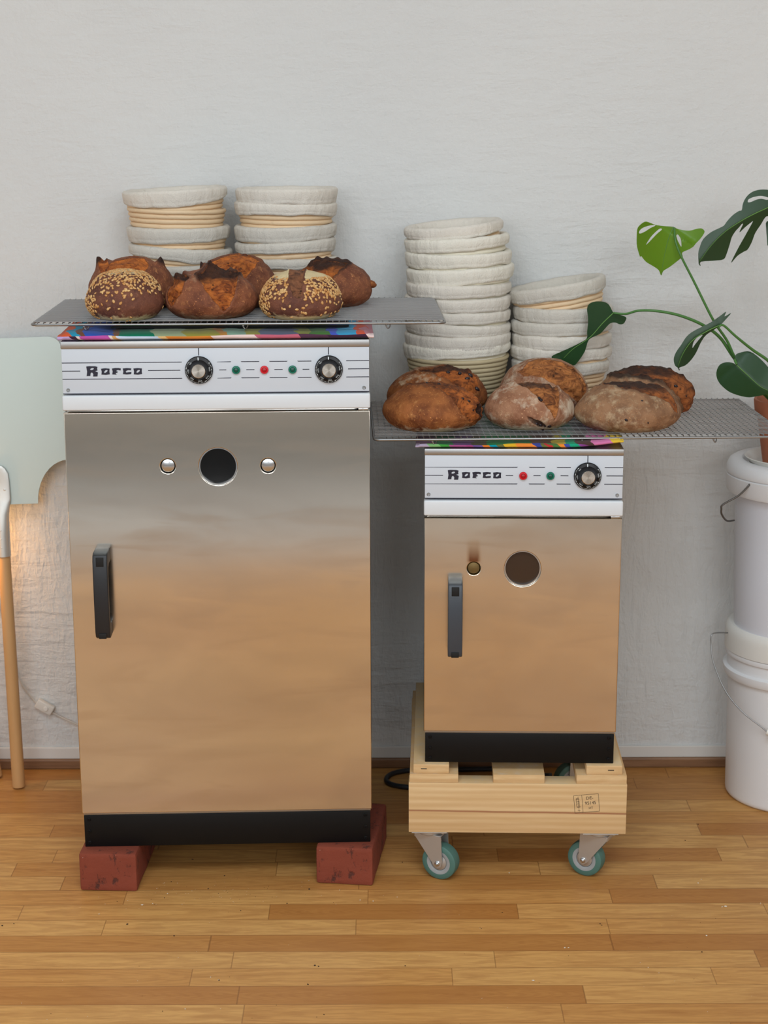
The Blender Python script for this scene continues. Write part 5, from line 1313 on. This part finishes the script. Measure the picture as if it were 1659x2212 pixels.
# ---------------------------------------------------------------- lamp cord with switch, and the lamp it feeds (just outside the picture)
M['cord'] = flat('white_pvc_cord', (206, 200, 190), .5)
M['switchp'] = flat('white_switch_plastic', (222, 218, 210), .4)
t = NT('warm_bulb_glass'); t.set(color=(1, .8, .5, 1)); t.b.inputs['Emission Color'].default_value = (1, .62, .26, 1); t.b.inputs['Emission Strength'].default_value = 4.0; M['bulb'] = t.m
cy_ = 3.5405
lc = empty('wall_lamp', 'bare bulb on a white cord with inline switch, hanging against the wall behind the peels', 'lamp', (-.872, 3.500, .58))
o0 = Vector((-.872, 3.500, .58))
MB().tube([p - o0 for p in spline([Vector(q) for q in [(-.872, 3.500, .62), (-.874, 3.52, .56), (-.862, cy_, .49), (-.8380, cy_, .42), (-.8228, cy_, .357), (-.8135, cy_, .3082), (-.7994, cy_, .2372), (-.7865, cy_, .1972), (-.7576, cy_, .1537), (-.7391, cy_ - .004, .142), (-.7148, cy_, .126), (-.6902, cy_, .1121), (-.6606, cy_, .0992), (-.60, cy_, .08)]], 8)], .0017, 8).build('cord', M['cord'], lc, True, 0)
sw = MB().box((0, 0, 0), (.040, .014, .022), .003, seg=3).build('inline_switch', M['switchp'], lc, True, 35)
sw.matrix_local = Matrix.Translation(Vector((-.7380, 3.5385, .1440)) - o0) @ Matrix.Rotation(R(31), 4, 'Y')
bt = MB().lathe([(.0050, 0), (.0050, .0022), (.0040, .0030), (.0002, .0030)], 24).build('switch_button', M['pail_warm'], sw, True, 35)
bt.matrix_local = Matrix.Translation((.004, -.0068, .000)) @ FRONT
MB().lathe([(.0002, .065), (.010, .065), (.014, .060), (.015, .030), (.013, .026), (.0002, .026)], 32).build('socket', M['switchp'], lc, True, 35)
MB().lathe([(.012, .0265), (.0135, .020), (.022, .008), (.026, -.006), (.024, -.020), (.015, -.032), (.0002, -.037)], 40).build('bulb', M['bulb'], lc, True, 0)
pd = bpy.data.lights.new('bulb_light', 'POINT'); pd.energy = 1.35; pd.color = (1, .50, .16); pd.shadow_soft_size = .028
po = bpy.data.objects.new('bulb_light', pd); COL.objects.link(po); po.parent = lc; po.location = (-.030, -.045, -.030)

# ---------------------------------------------------------------- crumbs on the floor
def crumbs(name, label, mat, spots, seed):
    rnd = random.Random(seed); mb = MB()
    for x, y, s in spots:
        bm = bmesh.new(); bmesh.ops.create_icosphere(bm, subdivisions=1, radius=1)
        k = Vector((rnd.uniform(.7, 1.6), rnd.uniform(.6, 1.2), rnd.uniform(.35, .6)))
        for v in bm.verts: v.co = Vector((v.co.x * k.x, v.co.y * k.y, v.co.z * k.z)) * s * rnd.uniform(.75, 1.2)
        bmesh.ops.rotate(bm, matrix=Matrix.Rotation(rnd.uniform(0, PI), 3, 'Z'), verts=bm.verts)
        lo = min(v.co.z for v in bm.verts)
        bmesh.ops.translate(bm, vec=(x, y, -lo), verts=bm.verts); bm.verts.index_update()
        mb.add([v.co.copy() for v in bm.verts], [[v.index for v in f.verts] for f in bm.faces]); bm.free()
    o = mb.build(name, mat, None, True, 0); tag(o, label, 'crumbs', kind='stuff'); return o
DARK = [(-0.4581, 2.8043, 0.002), (-0.3698, 2.7601, 0.0016), (-0.1193, 2.6523, 0.0022), (-0.1129, 2.6491, 0.0014), (0.0333, 2.6498, 0.0013), (-0.1283, 2.5881, 0.0014), (-0.2766, 2.6029, 0.0014), (0.5427, 2.6955, 0.002), (0.6318, 3.2312, 0.0018), (0.0331, 3.0572, 0.0016), (-0.371, 3.0725, 0.0016), (-0.303, 3.0006, 0.0014), (-0.4051, 2.9081, 0.0012), (-0.1787, 2.8841, 0.0013), (-0.1407, 2.9426, 0.0016), (0.381, 2.8007, 0.0012), (0.3836, 2.7954, 0.0013), (-0.4005, 2.9755, 0.0011), (-0.3282, 2.9458, 0.0011), (0.5923, 3.1532, 0.0013), (0.5291, 3.0704, 0.0011), (0.2106, 2.8448, 0.0009), (-0.2607, 2.8552, 0.0009), (-0.2074, 2.9106, 0.0009), (0.1698, 2.7845, 0.0009), (-0.6793, 2.8004, 0.0014), (-0.6602, 2.8074, 0.0011), (-0.5361, 2.4969, 0.0009), (-0.0983, 2.4915, 0.001), (0.3128, 2.6837, 0.0009), (-0.2382, 2.9119, 0.0006), (-0.2493, 2.9818, 0.0004), (-0.2249, 2.9503, 0.0007), (-0.2817, 2.9016, 0.0003), (-0.4103, 2.9215, 0.0004), (-0.2489, 2.9228, 0.0006), (-0.2707, 2.9204, 0.0005), (-0.3354, 2.9117, 0.0005), (-0.3152, 2.9617, 0.0005), (-0.3176, 2.856, 0.0005), (-0.2184, 2.9453, 0.0005), (-0.2169, 2.9553, 0.0006), (-0.2891, 2.9739, 0.0005), (-0.291, 2.93, 0.0007), (-0.3411, 2.9357, 0.0004), (-0.3245, 2.9238, 0.0003), (-0.294, 2.9383, 0.0006), (-0.2429, 2.9565, 0.0004), (-0.3692, 2.9542, 0.0006), (-0.4194, 2.9496, 0.0006), (-0.2669, 2.9014, 0.0005), (-0.1472, 2.921, 0.0003), (-0.4161, 2.9362, 0.0004), (-0.3114, 2.8875, 0.0004), (-0.2256, 2.8947, 0.0005), (-0.4922, 2.9005, 0.0003), (-0.4202, 2.8819, 0.0006), (-0.2799, 2.9168, 0.0004), (-0.3074, 2.9254, 0.0007), (-0.2774, 2.9865, 0.0004), (-0.4286, 2.9016, 0.0006), (-0.0942, 2.8872, 0.0007), (-0.2821, 2.8504, 0.0006), (0.2546, 2.5919, 0.0007), (-0.4896, 2.894, 0.0007), (-0.3974, 2.5521, 0.0006), (0.5596, 2.8048, 0.0007), (0.1412, 2.9594, 0.0005), (0.1676, 2.789, 0.0007), (0.4856, 2.5209, 0.0006), (0.1354, 2.6918, 0.0005), (0.3458, 2.5105, 0.0004), (0.4426, 2.6423, 0.0004), (-0.1764, 2.5216, 0.0007), (-0.2742, 2.7656, 0.0004), (-0.1098, 2.4839, 0.0007), (-0.2602, 2.6142, 0.0006), (0.5899, 2.8204, 0.0005), (-0.3581, 2.5036, 0.0007), (-0.2127, 2.481, 0.0005), (0.5759, 2.6123, 0.0004), (0.5129, 2.6031, 0.0007), (-0.5241, 2.9683, 0.0006), (0.5204, 2.7124, 0.0005), (-0.4161, 2.6516, 0.0006)]
PALE = [(-0.4421, 2.8803, 0.0018), (-0.5146, 2.8441, 0.0014), (-0.4235, 2.8857, 0.001), (-0.4013, 2.9251, 0.0014), (0.6162, 2.866, 0.0025), (0.61, 2.8642, 0.0016), (0.5614, 2.7543, 0.002), (0.3094, 2.7119, 0.0022), (0.3158, 2.7118, 0.0014), (0.2455, 2.5982, 0.002), (0.584, 2.963, 0.0018), (0.5929, 2.9787, 0.0014), (-0.2776, 2.6044, 0.0014), (-0.2916, 2.6138, 0.0011), (-0.0457, 2.8963, 0.0014), (-0.022, 2.8924, 0.0015), (0.2349, 3.009, 0.0013), (0.0221, 2.9091, 0.001), (-0.084, 2.9384, 0.0009), (-0.3225, 2.5101, 0.0009), (0.4427, 2.6425, 0.0009), (-0.3209, 2.9106, 0.0004), (-0.3223, 2.951, 0.0004), (-0.3041, 2.9121, 0.0007), (-0.3697, 2.8826, 0.0007), (-0.298, 2.9364, 0.0006), (-0.3852, 2.9278, 0.0004), (-0.1549, 2.9532, 0.0004), (-0.4236, 2.9291, 0.0005), (-0.1991, 2.9119, 0.0005), (-0.3789, 2.9149, 0.0004), (-0.4168, 2.8829, 0.0005), (-0.2913, 2.9353, 0.0004), (-0.3185, 2.9745, 0.0004), (-0.2776, 2.8924, 0.0006), (-0.1429, 2.9782, 0.0007), (-0.5101, 2.8844, 0.0006), (-0.3406, 2.9052, 0.0004), (-0.4942, 2.8693, 0.0003), (-0.3166, 2.9149, 0.0004), (-0.3519, 2.9444, 0.0005), (-0.313, 2.8112, 0.0005), (-0.3179, 2.8916, 0.0005), (-0.2552, 2.9209, 0.0004), (-0.298, 2.8589, 0.0003), (-0.3677, 2.9263, 0.0007), (-0.1557, 2.9721, 0.0006), (-0.4123, 2.9709, 0.0007), (-0.1901, 2.9357, 0.0004), (-0.411, 2.961, 0.0007), (-0.4384, 2.9198, 0.0003), (-0.282, 2.9417, 0.0007), (-0.4709, 2.899, 0.0007), (-0.3008, 2.909, 0.0005), (-0.526, 2.9474, 0.0003), (-0.3665, 2.8874, 0.0006), (-0.3632, 2.9255, 0.0007), (-0.3885, 2.9698, 0.0007), (-0.5264, 2.9124, 0.0007), (-0.3007, 2.9731, 0.0004), (-0.3176, 2.9591, 0.0004), (-0.2537, 2.9454, 0.0005), (-0.3576, 2.9373, 0.0007), (-0.2641, 2.8815, 0.0004), (-0.4238, 2.9476, 0.0007), (-0.2227, 2.8928, 0.0006), (-0.4634, 2.9718, 0.0007), (-0.3487, 2.9037, 0.0006), (-0.1251, 2.9269, 0.0005), (-0.297, 2.9522, 0.0003), (-0.2757, 2.8875, 0.0006), (-0.4692, 2.8651, 0.0004), (-0.3931, 2.9452, 0.0004), (-0.2833, 2.906, 0.0007), (-0.2365, 2.8748, 0.0005), (-0.2558, 2.9329, 0.0004), (-0.3062, 2.9214, 0.0004), (-0.5389, 2.4787, 0.0007), (0.4798, 2.5961, 0.0006), (0.2907, 2.6782, 0.0004), (0.4536, 2.7115, 0.0004), (0.5136, 2.8318, 0.0006), (0.4893, 2.7927, 0.0005), (-0.59, 2.5301, 0.0007), (-0.3535, 2.6816, 0.0006), (0.516, 2.4968, 0.0007), (0.4321, 2.6601, 0.0006), (0.4579, 2.6236, 0.0007), (-0.537, 2.605, 0.0006), (0.1328, 2.8377, 0.0004), (0.5967, 2.5458, 0.0004), (0.3315, 2.9599, 0.0004), (-0.0896, 2.8811, 0.0007), (0.157, 2.5414, 0.0006), (-0.3243, 2.7027, 0.0005), (-0.2657, 2.5113, 0.0006), (-0.5082, 2.4812, 0.0004), (-0.0032, 2.9153, 0.0005), (0.683, 2.8808, 0.0007), (-0.4758, 2.4875, 0.0006), (0.1964, 2.512, 0.0007), (-0.4117, 2.602, 0.0006), (-0.4457, 2.8657, 0.0005), (0.6821, 2.8777, 0.0007), (-0.5533, 2.8701, 0.0005), (0.0583, 2.6855, 0.0006), (0.4261, 2.5782, 0.0004), (-0.3904, 2.8475, 0.0004), (0.1669, 2.7863, 0.0006), (0.6162, 2.8675, 0.0007), (-0.4147, 2.9693, 0.0007), (0.2823, 2.4976, 0.0004), (-0.2495, 2.6006, 0.0004), (-0.1675, 2.7258, 0.0005), (-0.1173, 2.9156, 0.0006)]

crumbs('dark_crumbs', 'dark baked crumbs strewn over the wooden floor in front of the ovens', flat('burnt_crumb', (46, 28, 22), .8), DARK, 1)
crumbs('pale_crumbs', 'pale flour crumbs strewn over the wooden floor in front of the ovens', flat('flour_crumb', (226, 214, 196), .9), PALE, 2)
